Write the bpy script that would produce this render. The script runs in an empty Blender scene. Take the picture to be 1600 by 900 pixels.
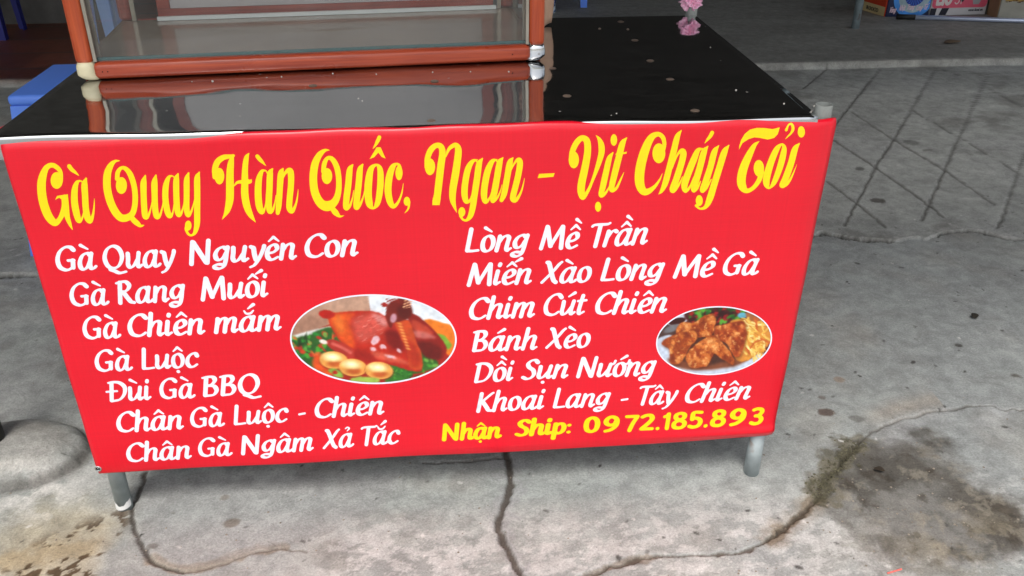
import bpy, bmesh, math, random
import numpy as np
from mathutils import Vector, Matrix
from mathutils.geometry import delaunay_2d_cdt

random.seed(7)
RNG = np.random.default_rng(11)
SC = bpy.context.scene
COL = SC.collection

# ------------------------------------------------------------------ camera
CAM = np.array([0.6410, -1.2973, 1.1395])
PITCH, YAW, ROLL, FPX = 0.49686, 0.07824, -0.0012, 1406.13
def _basis():
    cp, sp = math.cos(PITCH), math.sin(PITCH)
    F = np.array([math.sin(YAW) * cp, math.cos(YAW) * cp, -sp])
    r = np.array([math.cos(YAW), -math.sin(YAW), 0.0])
    u = np.cross(r, F)
    return (math.cos(ROLL) * r + math.sin(ROLL) * u, -math.sin(ROLL) * r + math.cos(ROLL) * u, F)
CR, CU, CF = _basis()
cam_data = bpy.data.cameras.new('camera')
cam = bpy.data.objects.new('camera', cam_data)
COL.objects.link(cam)
cam.matrix_world = Matrix(((CR[0], CU[0], -CF[0], CAM[0]), (CR[1], CU[1], -CF[1], CAM[1]),
                           (CR[2], CU[2], -CF[2], CAM[2]), (0, 0, 0, 1)))
cam_data.sensor_width = 36.0
cam_data.lens = FPX / 1600 * 36.0
cam_data.clip_start = 0.02
cam_data.clip_end = 500
SC.camera = cam

# ------------------------------------------------------------------ light
SUN_EL, SUN_AZ = math.radians(60), math.radians(-165)   # azimuth measured from +Y towards +X
world = bpy.data.worlds.new('World'); SC.world = world; world.use_nodes = True
wn = world.node_tree.nodes; wl = world.node_tree.links
sky = wn.new('ShaderNodeTexSky'); sky.sky_type = 'NISHITA'; sky.sun_disc = False
sky.sun_elevation = SUN_EL; sky.sun_rotation = SUN_AZ
sky.air_density = 1.2; sky.dust_density = 4.0; sky.ozone_density = 1.0
hs = wn.new('ShaderNodeHueSaturation'); hs.inputs['Saturation'].default_value = 0.35
wl.new(sky.outputs[0], hs.inputs['Color']); wl.new(hs.outputs[0], wn['Background'].inputs[0])
wn['Background'].inputs[1].default_value = 0.15
sd = bpy.data.lights.new('sun', 'SUN'); sd.energy = 1.5; sd.angle = math.radians(20); sd.color = (1, 0.97, 0.93)
sun = bpy.data.objects.new('sun', sd); COL.objects.link(sun)
sdir = Vector((math.sin(SUN_AZ) * math.cos(SUN_EL), math.cos(SUN_AZ) * math.cos(SUN_EL), math.sin(SUN_EL)))
sun.rotation_euler = sdir.to_track_quat('Z', 'Y').to_euler()
SC.view_settings.view_transform = 'Standard'
try: SC.view_settings.look = 'None'
except Exception: pass
SC.view_settings.gamma = 1.0
SC.view_settings.exposure = 0.56
SC.cycles.use_denoising = True
SC.cycles.max_bounces = 10
SC.cycles.transparent_max_bounces = 16

# ------------------------------------------------------------------ helpers
def ray(px, py):
    return CF + (px - 800) / FPX * CR - (py - 450) / FPX * CU
def on_z(px, py, z=0.0):
    d = ray(px, py); return CAM + d * ((z - CAM[2]) / d[2])
def on_y(px, py, y):
    d = ray(px, py); return CAM + d * ((y - CAM[1]) / d[1])
def lin(c):
    c = np.asarray(c, float) / 255.0
    return np.where(c <= 0.04045, c / 12.92, ((c + 0.055) / 1.055) ** 2.4)

def tag(o, label=None, cat=None, group=None, kind=None):
    if label: o['label'] = label
    if cat: o['category'] = cat
    if group: o['group'] = group
    if kind: o['kind'] = kind
    return o
def empty(name, loc, label, cat, group=None, rz=0.0):
    o = bpy.data.objects.new(name, None); COL.objects.link(o)
    o.location = loc; o.rotation_euler = (0, 0, rz); o.empty_display_size = 0.1
    return tag(o, label, cat, group)
def mesh_obj(name, verts, faces, mat, parent=None, smooth=False):
    me = bpy.data.meshes.new(name)
    me.from_pydata([tuple(map(float, v)) for v in verts], [], [tuple(map(int, f)) for f in faces]); me.update()
    if mat: me.materials.append(mat)
    if smooth: me.polygons.foreach_set('use_smooth', [True] * len(me.polygons))
    o = bpy.data.objects.new(name, me); COL.objects.link(o)
    if parent: o.parent = parent
    return o
def bm_obj(name, bm, mat, parent=None, smooth=False):
    me = bpy.data.meshes.new(name); bm.normal_update(); bm.to_mesh(me); bm.free()
    if mat: me.materials.append(mat)
    if smooth: me.polygons.foreach_set('use_smooth', [True] * len(me.polygons))
    o = bpy.data.objects.new(name, me); COL.objects.link(o)
    if parent: o.parent = parent
    return o
def add_box(bm, lo, hi, bevel=0.0, seg=2, xf=None):
    t = bmesh.new()
    bmesh.ops.create_cube(t, size=1.0)
    for v in t.verts:
        v.co = Vector([lo[i] + (v.co[i] + 0.5) * (hi[i] - lo[i]) for i in range(3)])
    if bevel > 0:
        bmesh.ops.bevel(t, geom=t.edges[:], offset=bevel, segments=seg, affect='EDGES', profile=0.5)
    if xf is not None: t.transform(xf)
    me = bpy.data.meshes.new('tmp'); t.to_mesh(me); t.free(); bm.from_mesh(me); bpy.data.meshes.remove(me)
def add_tube(bm, p0, p1, r, seg=24, r1=None, wall=None, wobble=0.0):
    p0, p1 = Vector(p0), Vector(p1); r1 = r if r1 is None else r1
    ax = (p1 - p0).normalized(); a = ax.orthogonal().normalized(); b = ax.cross(a)
    rings = []
    prof = [(p0, r), (p1, r1)]
    if wall: prof += [(p1, r1 - wall), (p0, r - wall)]
    for p, rr in prof:
        rings.append([bm.verts.new(p + (a * math.cos(t) + b * math.sin(t)) * rr
                      + ax * (wobble * math.sin(3 * t + 1) if (p - p0).length < 1e-6 else 0))
                      for t in [2 * math.pi * i / seg for i in range(seg)]])
    n = len(rings)
    for k in range(n - 1 if not wall else n):
        A, B = rings[k], rings[(k + 1) % n]
        for i in range(seg):
            j = (i + 1) % seg
            bm.faces.new((A[i], A[j], B[j], B[i]))
    if not wall:
        bm.faces.new(list(reversed(rings[0]))); bm.faces.new(rings[-1])
    bmesh.ops.recalc_face_normals(bm, faces=bm.faces[:])

# vectorised value noise from a lattice of random numbers
_TAB = RNG.random((512, 512)).astype(np.float32)
def _hash(ix, iy, seed):
    ix = np.asarray(ix).astype(np.int32); iy = np.asarray(iy).astype(np.int32)
    return _TAB[(iy + seed * 131) & 511, (ix + seed * 57 + (iy >> 9) * 73) & 511]
def vnoise(x, y, seed=0):
    ix, iy = np.floor(x), np.floor(y); fx, fy = (x - ix).astype(np.float32), (y - iy).astype(np.float32)
    ix = ix.astype(np.int32) + seed * 57; iy = iy.astype(np.int32) + seed * 131
    x0, x1, y0, y1 = ix & 511, (ix + 1) & 511, iy & 511, (iy + 1) & 511
    fx = fx * fx * (3 - 2 * fx); fy = fy * fy * (3 - 2 * fy)
    a, b, c, d = _TAB[y0, x0], _TAB[y0, x1], _TAB[y1, x0], _TAB[y1, x1]
    a = a + (b - a) * fx; c = c + (d - c) * fx
    return a + (c - a) * fy
def fbm(x, y, scale, octs=4, seed=0, rough=0.5):
    s, amp, tot = 0.0, 1.0, 0.0
    ca, sa = math.cos(0.6), math.sin(0.6)
    X, Y = np.asarray(x, np.float32) * np.float32(scale), np.asarray(y, np.float32) * np.float32(scale)
    for o in range(octs):
        s = s + amp * vnoise(X + np.float32(17.3 * o), Y - np.float32(9.1 * o), seed + o); tot += amp; amp *= rough
        X, Y = (X * ca - Y * sa) * np.float32(2.03), (X * sa + Y * ca) * np.float32(2.03)
    return s / tot
def sstep(a, b, x):
    t = np.clip((x - a) / (b - a), 0, 1); return t * t * (3 - 2 * t)

# ------------------------------------------------------------------ materials
def new_mat(name):
    m = bpy.data.materials.new(name); m.use_nodes = True
    return m, m.node_tree.nodes, m.node_tree.links, m.node_tree.nodes['Principled BSDF']
def mat_plain(name, rgb, rough=0.5, metal=0.0, spec=0.5, var=0.0, vscale=30, bump=0.0, bscale=120, coat=0.0):
    """rgb is sRGB 0-255; small procedural variation"""
    m, n, l, p = new_mat(name)
    c = lin(rgb)
    p.inputs['Roughness'].default_value = rough; p.inputs['Metallic'].default_value = metal
    p.inputs['Specular IOR Level'].default_value = spec; p.inputs['Coat Weight'].default_value = coat
    tc = n.new('ShaderNodeTexCoord')
    if var > 0:
        nt = n.new('ShaderNodeTexNoise'); nt.inputs['Scale'].default_value = vscale; nt.inputs['Detail'].default_value = 6
        l.new(tc.outputs['Object'], nt.inputs['Vector'])
        cr = n.new('ShaderNodeValToRGB')
        cr.color_ramp.elements[0].position = 0.3; cr.color_ramp.elements[1].position = 0.7
        cr.color_ramp.elements[0].color = (*np.clip(c * (1 - var), 0, 1), 1)
        cr.color_ramp.elements[1].color = (*np.clip(c * (1 + var), 0, 1), 1)
        l.new(nt.outputs[0], cr.inputs[0]); l.new(cr.outputs[0], p.inputs['Base Color'])
    else:
        p.inputs['Base Color'].default_value = (*c, 1)
    if bump > 0:
        nb = n.new('ShaderNodeTexNoise'); nb.inputs['Scale'].default_value = bscale; nb.inputs['Detail'].default_value = 4
        l.new(tc.outputs['Object'], nb.inputs['Vector'])
        b = n.new('ShaderNodeBump'); b.inputs['Strength'].default_value = bump; b.inputs['Distance'].default_value = 0.002
        l.new(nb.outputs[0], b.inputs['Height']); l.new(b.outputs[0], p.inputs['Normal'])
    return m
def mat_wood(name, c1, c2, axis='X', rough=0.28):
    m, n, l, p = new_mat(name)
    tc = n.new('ShaderNodeTexCoord'); mp = n.new('ShaderNodeMapping')
    sc = {'X': (3, 60, 60), 'Z': (60, 60, 3), 'Y': (60, 3, 60)}[axis]
    mp.inputs['Scale'].default_value = sc
    l.new(tc.outputs['Object'], mp.inputs['Vector'])
    nt = n.new('ShaderNodeTexNoise'); nt.inputs['Scale'].default_value = 2.2; nt.inputs['Detail'].default_value = 7
    nt.inputs['Distortion'].default_value = 0.6
    l.new(mp.outputs[0], nt.inputs['Vector'])
    cr = n.new('ShaderNodeValToRGB'); e = cr.color_ramp.elements
    e[0].position = 0.3; e[1].position = 0.68
    e[0].color = (*lin(c1), 1); e[1].color = (*lin(c2), 1)
    l.new(nt.outputs[0], cr.inputs[0]); l.new(cr.outputs[0], p.inputs['Base Color'])
    n2 = n.new('ShaderNodeTexNoise'); n2.inputs['Scale'].default_value = 25
    l.new(tc.outputs['Object'], n2.inputs['Vector'])
    mr = n.new('ShaderNodeMapRange'); mr.inputs[3].default_value = rough - 0.08; mr.inputs[4].default_value = rough + 0.15
    l.new(n2.outputs[0], mr.inputs[0]); l.new(mr.outputs[0], p.inputs['Roughness'])
    b = n.new('ShaderNodeBump'); b.inputs['Strength'].default_value = 0.12; b.inputs['Distance'].default_value = 0.001
    l.new(nt.outputs[0], b.inputs['Height']); l.new(b.outputs[0], p.inputs['Normal'])
    return m
def mat_attr(name, rough=0.4, spec=0.5, attr='Col'):
    m, n, l, p = new_mat(name)
    a = n.new('ShaderNodeAttribute'); a.attribute_name = attr
    l.new(a.outputs['Color'], p.inputs['Base Color'])
    p.inputs['Roughness'].default_value = rough; p.inputs['Specular IOR Level'].default_value = spec
    return m
def mat_glass(name, tint=(0.95, 0.955, 0.945), dirt=0.03):
    m, n, l, p = new_mat(name)
    n.remove(p); out = n['Material Output']
    tr = n.new('ShaderNodeBsdfTransparent'); tr.inputs[0].default_value = (*tint, 1)
    gl = n.new('ShaderNodeBsdfGlossy'); gl.inputs['Roughness'].default_value = 0.03
    df = n.new('ShaderNodeBsdfDiffuse'); df.inputs[0].default_value = (0.6, 0.6, 0.57, 1)
    tc = n.new('ShaderNodeTexCoord'); nt = n.new('ShaderNodeTexNoise'); nt.inputs['Scale'].default_value = 9
    nt.inputs['Detail'].default_value = 8; nt.inputs['Roughness'].default_value = 0.7
    l.new(tc.outputs['Object'], nt.inputs['Vector'])
    mr = n.new('ShaderNodeMapRange'); mr.inputs[1].default_value = 0.35; mr.inputs[2].default_value = 0.75
    mr.inputs[3].default_value = dirt * 0.3; mr.inputs[4].default_value = dirt * 1.8
    l.new(nt.outputs[0], mr.inputs[0])
    m1 = n.new('ShaderNodeMixShader'); l.new(mr.outputs[0], m1.inputs[0]); l.new(tr.outputs[0], m1.inputs[1]); l.new(df.outputs[0], m1.inputs[2])
    fr = n.new('ShaderNodeFresnel'); fr.inputs[0].default_value = 1.5
    ge = n.new('ShaderNodeNewGeometry'); iv = n.new('ShaderNodeMath'); iv.operation = 'SUBTRACT'; iv.inputs[0].default_value = 1.0
    l.new(ge.outputs['Backfacing'], iv.inputs[1])
    fm = n.new('ShaderNodeMath'); fm.operation = 'MULTIPLY'; l.new(fr.outputs[0], fm.inputs[0]); l.new(iv.outputs[0], fm.inputs[1])
    m2 = n.new('ShaderNodeMixShader'); l.new(fm.outputs[0], m2.inputs[0]); l.new(m1.outputs[0], m2.inputs[1]); l.new(gl.outputs[0], m2.inputs[2])
    l.new(m2.outputs[0], out.inputs['Surface'])
    return m

def mat_vinyl(name, rgb, rough=0.33):
    """printed vinyl: faint woven threads in the gloss and in the ink"""
    m, n, l, p = new_mat(name)
    tc = n.new('ShaderNodeTexCoord')
    def streak(scale):
        mp = n.new('ShaderNodeMapping'); mp.inputs['Scale'].default_value = scale
        l.new(tc.outputs['Object'], mp.inputs['Vector'])
        t = n.new('ShaderNodeTexNoise'); t.inputs['Scale'].default_value = 1; t.inputs['Detail'].default_value = 3
        l.new(mp.outputs[0], t.inputs['Vector']); return t
    h = streak((6, 1, 420)); v = streak((300, 1, 5))
    ad = n.new('ShaderNodeMath'); ad.operation = 'ADD'; l.new(h.outputs[0], ad.inputs[0]); l.new(v.outputs[0], ad.inputs[1])
    cr = n.new('ShaderNodeValToRGB'); e = cr.color_ramp.elements
    e[0].position = 0.32; e[1].position = 0.68
    mr0 = n.new('ShaderNodeMath'); mr0.operation = 'MULTIPLY'; mr0.inputs[1].default_value = 0.5
    l.new(ad.outputs[0], mr0.inputs[0]); l.new(mr0.outputs[0], cr.inputs[0])
    c = lin(rgb)
    e[0].color = (*np.clip(c * 0.95, 0, 1), 1); e[1].color = (*np.clip(c * 1.05, 0, 1), 1)
    l.new(cr.outputs[0], p.inputs['Base Color'])
    p.inputs['Roughness'].default_value = rough; p.inputs['Specular IOR Level'].default_value = 0.5
    big = n.new('ShaderNodeTexNoise'); big.inputs['Scale'].default_value = 7; big.inputs['Detail'].default_value = 2
    l.new(tc.outputs['Object'], big.inputs['Vector'])
    b1 = n.new('ShaderNodeBump'); b1.inputs['Strength'].default_value = 0.25; b1.inputs['Distance'].default_value = 0.01
    l.new(big.outputs[0], b1.inputs['Height'])
    b2 = n.new('ShaderNodeBump'); b2.inputs['Strength'].default_value = 0.15; b2.inputs['Distance'].default_value = 0.0005
    l.new(ad.outputs[0], b2.inputs['Height']); l.new(b1.outputs[0], b2.inputs['Normal'])
    l.new(b2.outputs[0], p.inputs['Normal'])
    return m
def mat_sheet():
    """polished, slightly buckled stainless sheet"""
    m, n, l, p = new_mat('polished_steel_sheet')
    p.inputs['Metallic'].default_value = 1.0
    p.inputs['Base Color'].default_value = (0.56, 0.57, 0.58, 1)
    tc = n.new('ShaderNodeTexCoord')
    mp = n.new('ShaderNodeMapping'); mp.inputs['Scale'].default_value = (3.6, 6.0, 5.0)
    l.new(tc.outputs['Object'], mp.inputs['Vector'])
    w = n.new('ShaderNodeTexNoise'); w.inputs['Scale'].default_value = 1.0; w.inputs['Detail'].default_value = 1.5
    l.new(mp.outputs[0], w.inputs['Vector'])
    b1 = n.new('ShaderNodeBump'); b1.inputs['Strength'].default_value = 0.34; b1.inputs['Distance'].default_value = 0.02
    l.new(w.outputs[0], b1.inputs['Height']); l.new(b1.outputs[0], p.inputs['Normal'])
    mp2 = n.new('ShaderNodeMapping'); mp2.inputs['Scale'].default_value = (6, 60, 6)
    l.new(tc.outputs['Object'], mp2.inputs['Vector'])
    s = n.new('ShaderNodeTexNoise'); s.inputs['Scale'].default_value = 2; s.inputs['Detail'].default_value = 8
    s.inputs['Roughness'].default_value = 0.75
    l.new(mp2.outputs[0], s.inputs['Vector'])
    mr = n.new('ShaderNodeMapRange'); mr.inputs[1].default_value = 0.45; mr.inputs[2].default_value = 0.8
    mr.inputs[3].default_value = 0.035; mr.inputs[4].default_value = 0.16
    l.new(s.outputs[0], mr.inputs[0]); l.new(mr.outputs[0], p.inputs['Roughness'])
    # film of dust, smears and specks
    df = n.new('ShaderNodeBsdfDiffuse'); df.inputs[0].default_value = (0.45, 0.43, 0.40, 1)
    d1 = n.new('ShaderNodeMapRange'); d1.inputs[1].default_value = 0.45; d1.inputs[2].default_value = 0.85; d1.inputs[3].default_value = 0.003; d1.inputs[4].default_value = 0.035
    l.new(s.outputs[0], d1.inputs[0])
    vo = n.new('ShaderNodeTexVoronoi'); vo.inputs['Scale'].default_value = 26; l.new(tc.outputs['Object'], vo.inputs['Vector'])
    sp = n.new('ShaderNodeMath'); sp.operation = 'LESS_THAN'; sp.inputs[1].default_value = 0.055; l.new(vo.outputs['Distance'], sp.inputs[0])
    wn_ = n.new('ShaderNodeTexWhiteNoise'); l.new(vo.outputs['Position'], wn_.inputs['Vector'])
    gt = n.new('ShaderNodeMath'); gt.operation = 'GREATER_THAN'; gt.inputs[1].default_value = 0.72; l.new(wn_.outputs['Value'], gt.inputs[0])
    mu = n.new('ShaderNodeMath'); mu.operation = 'MULTIPLY'; l.new(sp.outputs[0], mu.inputs[0]); l.new(gt.outputs[0], mu.inputs[1])
    mu2 = n.new('ShaderNodeMath'); mu2.operation = 'MULTIPLY'; mu2.inputs[1].default_value = 0.5; l.new(mu.outputs[0], mu2.inputs[0])
    ad = n.new('ShaderNodeMath'); ad.operation = 'ADD'; l.new(d1.outputs[0], ad.inputs[0]); l.new(mu2.outputs[0], ad.inputs[1])
    ms = n.new('ShaderNodeMixShader'); l.new(ad.outputs[0], ms.inputs[0]); l.new(p.outputs[0], ms.inputs[1]); l.new(df.outputs[0], ms.inputs[2])
    l.new(ms.outputs[0], n['Material Output'].inputs['Surface'])
    return m
def mat_galv(name, rgb, rough=0.5, rust=0.0):
    m, n, l, p = new_mat(name)
    tc = n.new('ShaderNodeTexCoord')
    nt = n.new('ShaderNodeTexNoise'); nt.inputs['Scale'].default_value = 28; nt.inputs['Detail'].default_value = 8
    l.new(tc.outputs['Object'], nt.inputs['Vector'])
    cr = n.new('ShaderNodeValToRGB'); e = cr.color_ramp.elements; c = lin(rgb)
    e[0].position = 0.35; e[1].position = 0.7
    e[0].color = (*(c * 0.72), 1); e[1].color = (*np.clip(c * 1.2, 0, 1), 1)
    l.new(nt.outputs[0], cr.inputs[0])
    n2 = n.new('ShaderNodeTexNoise'); n2.inputs['Scale'].default_value = 14; n2.inputs['Detail'].default_value = 9
    l.new(tc.outputs['Object'], n2.inputs['Vector'])
    c2 = n.new('ShaderNodeValToRGB'); c2.color_ramp.elements[0].position = 0.62 - rust; c2.color_ramp.elements[1].position = 0.72 - rust
    l.new(n2.outputs[0], c2.inputs[0])
    mx = n.new('ShaderNodeMix'); mx.data_type = 'RGBA'
    l.new(c2.outputs[0], mx.inputs[0]); l.new(cr.outputs[0], mx.inputs[6]); mx.inputs[7].default_value = (*lin((120, 88, 60)), 1)
    l.new(mx.outputs[2], p.inputs['Base Color'])
    p.inputs['Metallic'].default_value = 0.25; p.inputs['Roughness'].default_value = rough
    b = n.new('ShaderNodeBump'); b.inputs['Strength'].default_value = 0.15; b.inputs['Distance'].default_value = 0.001
    l.new(nt.outputs[0], b.inputs['Height']); l.new(b.outputs[0], p.inputs['Normal'])
    return m

M_RED = mat_vinyl('red_vinyl', (218, 10, 36), 0.28)
M_YEL = mat_vinyl('yellow_ink', (255, 214, 0))
M_WHT = mat_vinyl('white_ink', (228, 229, 243))
M_SHEET = mat_sheet()
M_GALV = mat_galv('galvanised_pipe', (168, 178, 180))
M_GALV_WARM = mat_galv('weathered_pipe', (158, 162, 158), rust=0.03)
M_WOODX = mat_wood('varnished_red_wood_rail', (140, 46, 24), (182, 78, 46), 'X')
M_WOODZ = mat_wood('varnished_red_wood_post', (156, 54, 20), (196, 86, 42), 'Z')
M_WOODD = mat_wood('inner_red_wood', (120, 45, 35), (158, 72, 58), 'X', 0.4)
M_GLASS = mat_glass('cabinet_glass')
M_CHROME = mat_plain('chrome', (215, 215, 215), 0.15, 1.0)
M_ALU = mat_plain('aluminium_strip', (165, 158, 145), 0.35, 0.8, var=0.1)
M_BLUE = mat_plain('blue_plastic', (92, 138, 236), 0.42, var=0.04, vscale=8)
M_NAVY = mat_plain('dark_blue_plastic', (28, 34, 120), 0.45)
M_CARD = mat_plain('cardboard', (150, 122, 92), 0.8, var=0.1, vscale=15)

# ------------------------------------------------------------------ ground: one height-field sheet
LED_Y = 2.80           # edge of the raised floor
def poly_px(pts, z=0.0): return np.array([on_z(px, py, z)[:2] for px, py in pts])
def dist_poly(X, Y, P):
    """distance to polyline + parameter along it"""
    best = np.full(X.shape, 1e9); 
    for a, b in zip(P[:-1], P[1:]):
        d = b - a; L = float(d @ d) + 1e-12
        t = np.clip(((X - a[0]) * d[0] + (Y - a[1]) * d[1]) / L, 0, 1)
        dd = np.hypot(X - a[0] - t * d[0], Y - a[1] - t * d[1])
        best = np.minimum(best, dd)
    return best
def inside(X, Y, P):
    r = np.zeros(X.shape, bool); n = len(P)
    for i in range(n):
        (x0, y0), (x1, y1) = P[i], P[(i + 1) % n]
        if y0 == y1: continue
        c = ((y0 > Y) != (y1 > Y)) & (X < (x1 - x0) * (Y - y0) / (y1 - y0) + x0)
        r ^= c
    return r
def sdf(X, Y, P):
    d = dist_poly(X, Y, np.vstack([P, P[:1]])); return np.where(inside(X, Y, P), -d, d)
def catmull(P, n=7, closed=False):
    P = [np.array(p, float) for p in P]; out = []
    m = len(P)
    if m == 2: return [P[0] + (P[1] - P[0]) * t for t in np.linspace(0, 1, 5)]
    for i in range(m - 1):
        p0 = P[i - 1] if i > 0 else (P[m - 2] if closed else 2 * P[0] - P[1])
        p1, p2 = P[i], P[i + 1]
        p3 = P[i + 2] if i + 2 < m else (P[1] if closed else 2 * P[-1] - P[-2])
        for t in np.linspace(0, 1, n, endpoint=False):
            out.append(0.5 * ((2 * p1) + (-p0 + p2) * t + (2 * p0 - 5 * p1 + 4 * p2 - p3) * t * t + (-p0 + 3 * p1 - 3 * p2 + p3) * t ** 3))
    out.append(P[-1])
    return out
def axis(lo, flo, fhi, hi, fine, grow=1.12):
    a = list(np.arange(flo, fhi, fine)); s = fine
    while a[-1] < hi: s *= grow; a.append(a[-1] + s)
    b = []; s = fine; x = flo
    while x > lo: s *= grow; x -= s; b.append(x)
    return np.array(b[::-1] + a)
def build_ground():
    xs = axis(-60, -0.42, 2.25, 60, 0.0032, 1.025)
    ys = np.concatenate([axis(-60, -0.36, 0.40, 0.40, 0.0030, 1.07)[:-1], np.arange(0.40, 1.12, 0.0042), np.arange(1.12, 2.70, 0.0065)])
    ys = np.concatenate([ys, np.arange(2.70, 2.90, 0.006), np.arange(2.90, 4.8, 0.02)])
    s = 0.02; extra = []; y = 4.8
    while y < 60: s *= 1.2; y += s; extra.append(y)
    ys = np.concatenate([ys, extra])
    X, Y = np.meshgrid(xs.astype(np.float32), ys.astype(np.float32))
    nx, ny = len(xs), len(ys)
    n1 = fbm(X, Y, 3.0, 5, 1); n2 = fbm(X, Y, 14, 5, 20); n3 = fbm(X, Y, 60, 4, 40); n4 = fbm(X * 0.5, Y, 7, 6, 60, 0.6)
    near = (Y < 2.7)
    # --- base colours
    base = np.zeros(X.shape + (3,), np.float32)
    def mixc(mask, rgb):
        nonlocal base
        c = lin(rgb).astype(np.float32); base += (c - base) * np.clip(mask, 0, 1).astype(np.float32)[..., None]
    def window(P, m):
        i0, i1 = np.searchsorted(xs, [P[:, 0].min() - m, P[:, 0].max() + m]); j0, j1 = np.searchsorted(ys, [P[:, 1].min() - m, P[:, 1].max() + m])
        return (slice(j0, j1), slice(i0, i1))
    def mixw(sl, mask, rgb):
        c = lin(rgb).astype(np.float32); base[sl] += (c - base[sl]) * np.clip(mask, 0, 1).astype(np.float32)[..., None]
    # crack that separates the lower slab from the grooved ramp
    rp = poly_px([(1265, 372), (1282, 364), (1300, 368), (1330, 374), (1380, 377), (1420, 375), (1450, 373), (1475, 365),
                  (1495, 360), (1530, 364), (1565, 372), (1600, 375)])
    rp = np.vstack([[-60, 0.95], [-0.9, 1.0], [-0.2, 0.96], [0.5, 1.02], [1.2, 1.0], rp, [3.2, 0.97], [60, 1.0]])
    ry = np.interp(X, rp[:, 0], rp[:, 1]) + (fbm(X, Y, 24, 5, 71, 0.6) - 0.5) * 0.05
    ramp = sstep(-0.003, 0.003, Y - ry)
    upper = sstep(-0.006, 0.006, Y - LED_Y - (fbm(X, Y, 9, 3, 72) - 0.5) * 0.02)
    g = 0.30
    base[...] = lin((150, 153, 149))
    mixc(sstep(0.35, 0.7, n1) * 0.6, (137, 137, 136))
    mixc(sstep(0.5, 0.75, n4) * 0.5, (172, 173, 169))
    mixc(sstep(0.55, 0.7, n2) * 0.35, (128, 125, 120))
    mixc(sstep(0.52, 0.75, fbm(X, Y, 2.2, 5, 90)) * 0.4, (150, 154, 153))
    mixc(sstep(0.55, 0.8, fbm(X, Y, 5, 5, 97)) * 0.25, (158, 149, 136))
    # cement film near the front, flaking white
    fl = sstep(0.0, -0.18, Y - 0.06 * n1) * sstep(0.47, 0.56, fbm(X, Y * 1.6, 26, 6, 95, 0.72))
    mixc(fl * 0.5 * sstep(0.3, 0.5, X), (202, 200, 197))
    # ramp colours
    rc = lin((160, 161, 156)) * (0.86 + 0.6 * (n4 - 0.5)[..., None] + 0.25 * (n1[..., None] - 0.2))
    base = base + (rc - base) * ramp[..., None]
    mixc(ramp * sstep(0.55, 0.75, fbm(X, Y, 4, 5, 101)) * 0.6, (156, 156, 153))
    mixc(ramp * sstep(0.58, 0.72, fbm(X, Y, 5, 6, 103)) * 0.55, (108, 106, 100))
    # upper floor
    uc = lin((140, 139, 133)) * (0.8 + 0.5 * (fbm(X * 0.4, Y, 6, 6, 110, 0.6)[..., None] - 0.4))
    base = base + (uc - base) * upper[..., None]
    tile = upper * sstep(-0.45, -0.55, X)
    tx = (X + 100) / 0.30; ty = (Y + 100 - LED_Y) / 0.30
    joint = np.maximum(np.abs(tx - np.round(tx)), 0) < 0.018
    joint |= np.abs(ty - np.round(ty)) < 0.018
    tcol = lin((112, 62, 46)) * (0.7 + 0.6 * _hash(np.round(tx - 0.5), np.round(ty - 0.5), 5))[..., None]
    tcol = np.where(joint[..., None], lin((70, 62, 54)), tcol)
    base = base + (tcol - base) * tile[..., None]
    lip = np.exp(-((Y - LED_Y - 0.012) / 0.022) ** 2)
    mixc(lip * 0.55 * (0.2 + 1.2 * n2), (176, 174, 166))
    # --- heights
    Z = np.zeros(X.shape)
    Z += ramp * 0.0065 + np.clip(Y - 1.0, 0, LED_Y - 1.0) / (LED_Y - 1.0) * 0.016 * ramp
    Z += upper * 0.030
    Z += (n1 - 0.5) * 0.006 * (1 - upper) + (n3 - 0.5) * 0.0016 + (n2 - 0.5) * 0.002
    def crack(pts, w, depth, rgb, z=0.0, jag=0.006, seed=0, strength=0.9, halo=None):
        nonlocal Z
        P = poly_px(pts, z) if not isinstance(pts, np.ndarray) else pts
        P = np.array([p[:2] for p in catmull(list(P), 4)])
        sl = window(P, 0.12); xw, yw = X[sl], Y[sl]
        if xw.size == 0: return
        jx = (fbm(xw, yw, 45, 4, 200 + seed) - 0.5) * jag * 3; jy = (fbm(xw, yw, 45, 4, 230 + seed) - 0.5) * jag * 3
        d = dist_poly(xw + jx, yw + jy, P)
        ww = w * (0.55 + 0.9 * fbm(xw, yw, 12, 3, 260 + seed))
        mk = 1 - sstep(ww * 0.35, ww * 0.75, d)
        if halo: mixw(sl, (1 - sstep(ww * 0.8, ww * halo[0], d)) * halo[2] * (0.4 + n2[sl]), halo[1])
        mixw(sl, mk * strength, rgb); Z[sl] -= mk * depth
    W_ = window(poly_px([(1320, 690), (1640, 690), (1640, 890), (1320, 890)]), 0.25); XW, YW = X[W_], Y[W_]
    # stain: dark dirty patch at lower right
    P = poly_px([(1335, 698), (1400, 700), (1450, 715), (1490, 745), (1540, 772), (1600, 800), (1640, 840), (1540, 852), (1480, 872),
                 (1400, 885), (1360, 872), (1365, 830), (1340, 800), (1322, 760)])
    d = sdf(XW + (fbm(XW, YW, 9, 6, 300, 0.62) - 0.5) * 0.20, YW + (fbm(XW, YW, 9, 6, 310, 0.62) - 0.5) * 0.16, P)
    mk = 1 - sstep(-0.015, 0.075, d)
    mixw(W_, mk * 0.8, (102, 98, 92))
    mixw(W_, mk * sstep(0.40, 0.58, fbm(XW, YW, 8, 6, 320, 0.6)) * 0.8, (76, 71, 64))
    mixw(W_, mk * sstep(0.55, 0.65, fbm(XW, YW, 16, 6, 330, 0.65)) * 0.7, (66, 58, 49))
    mixw(W_, mk * sstep(0.58, 0.66, fbm(XW, YW, 30, 5, 340, 0.6)) * 0.55, (138, 131, 118))
    cx, cy = on_z(1520, 850)[:2]
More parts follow.
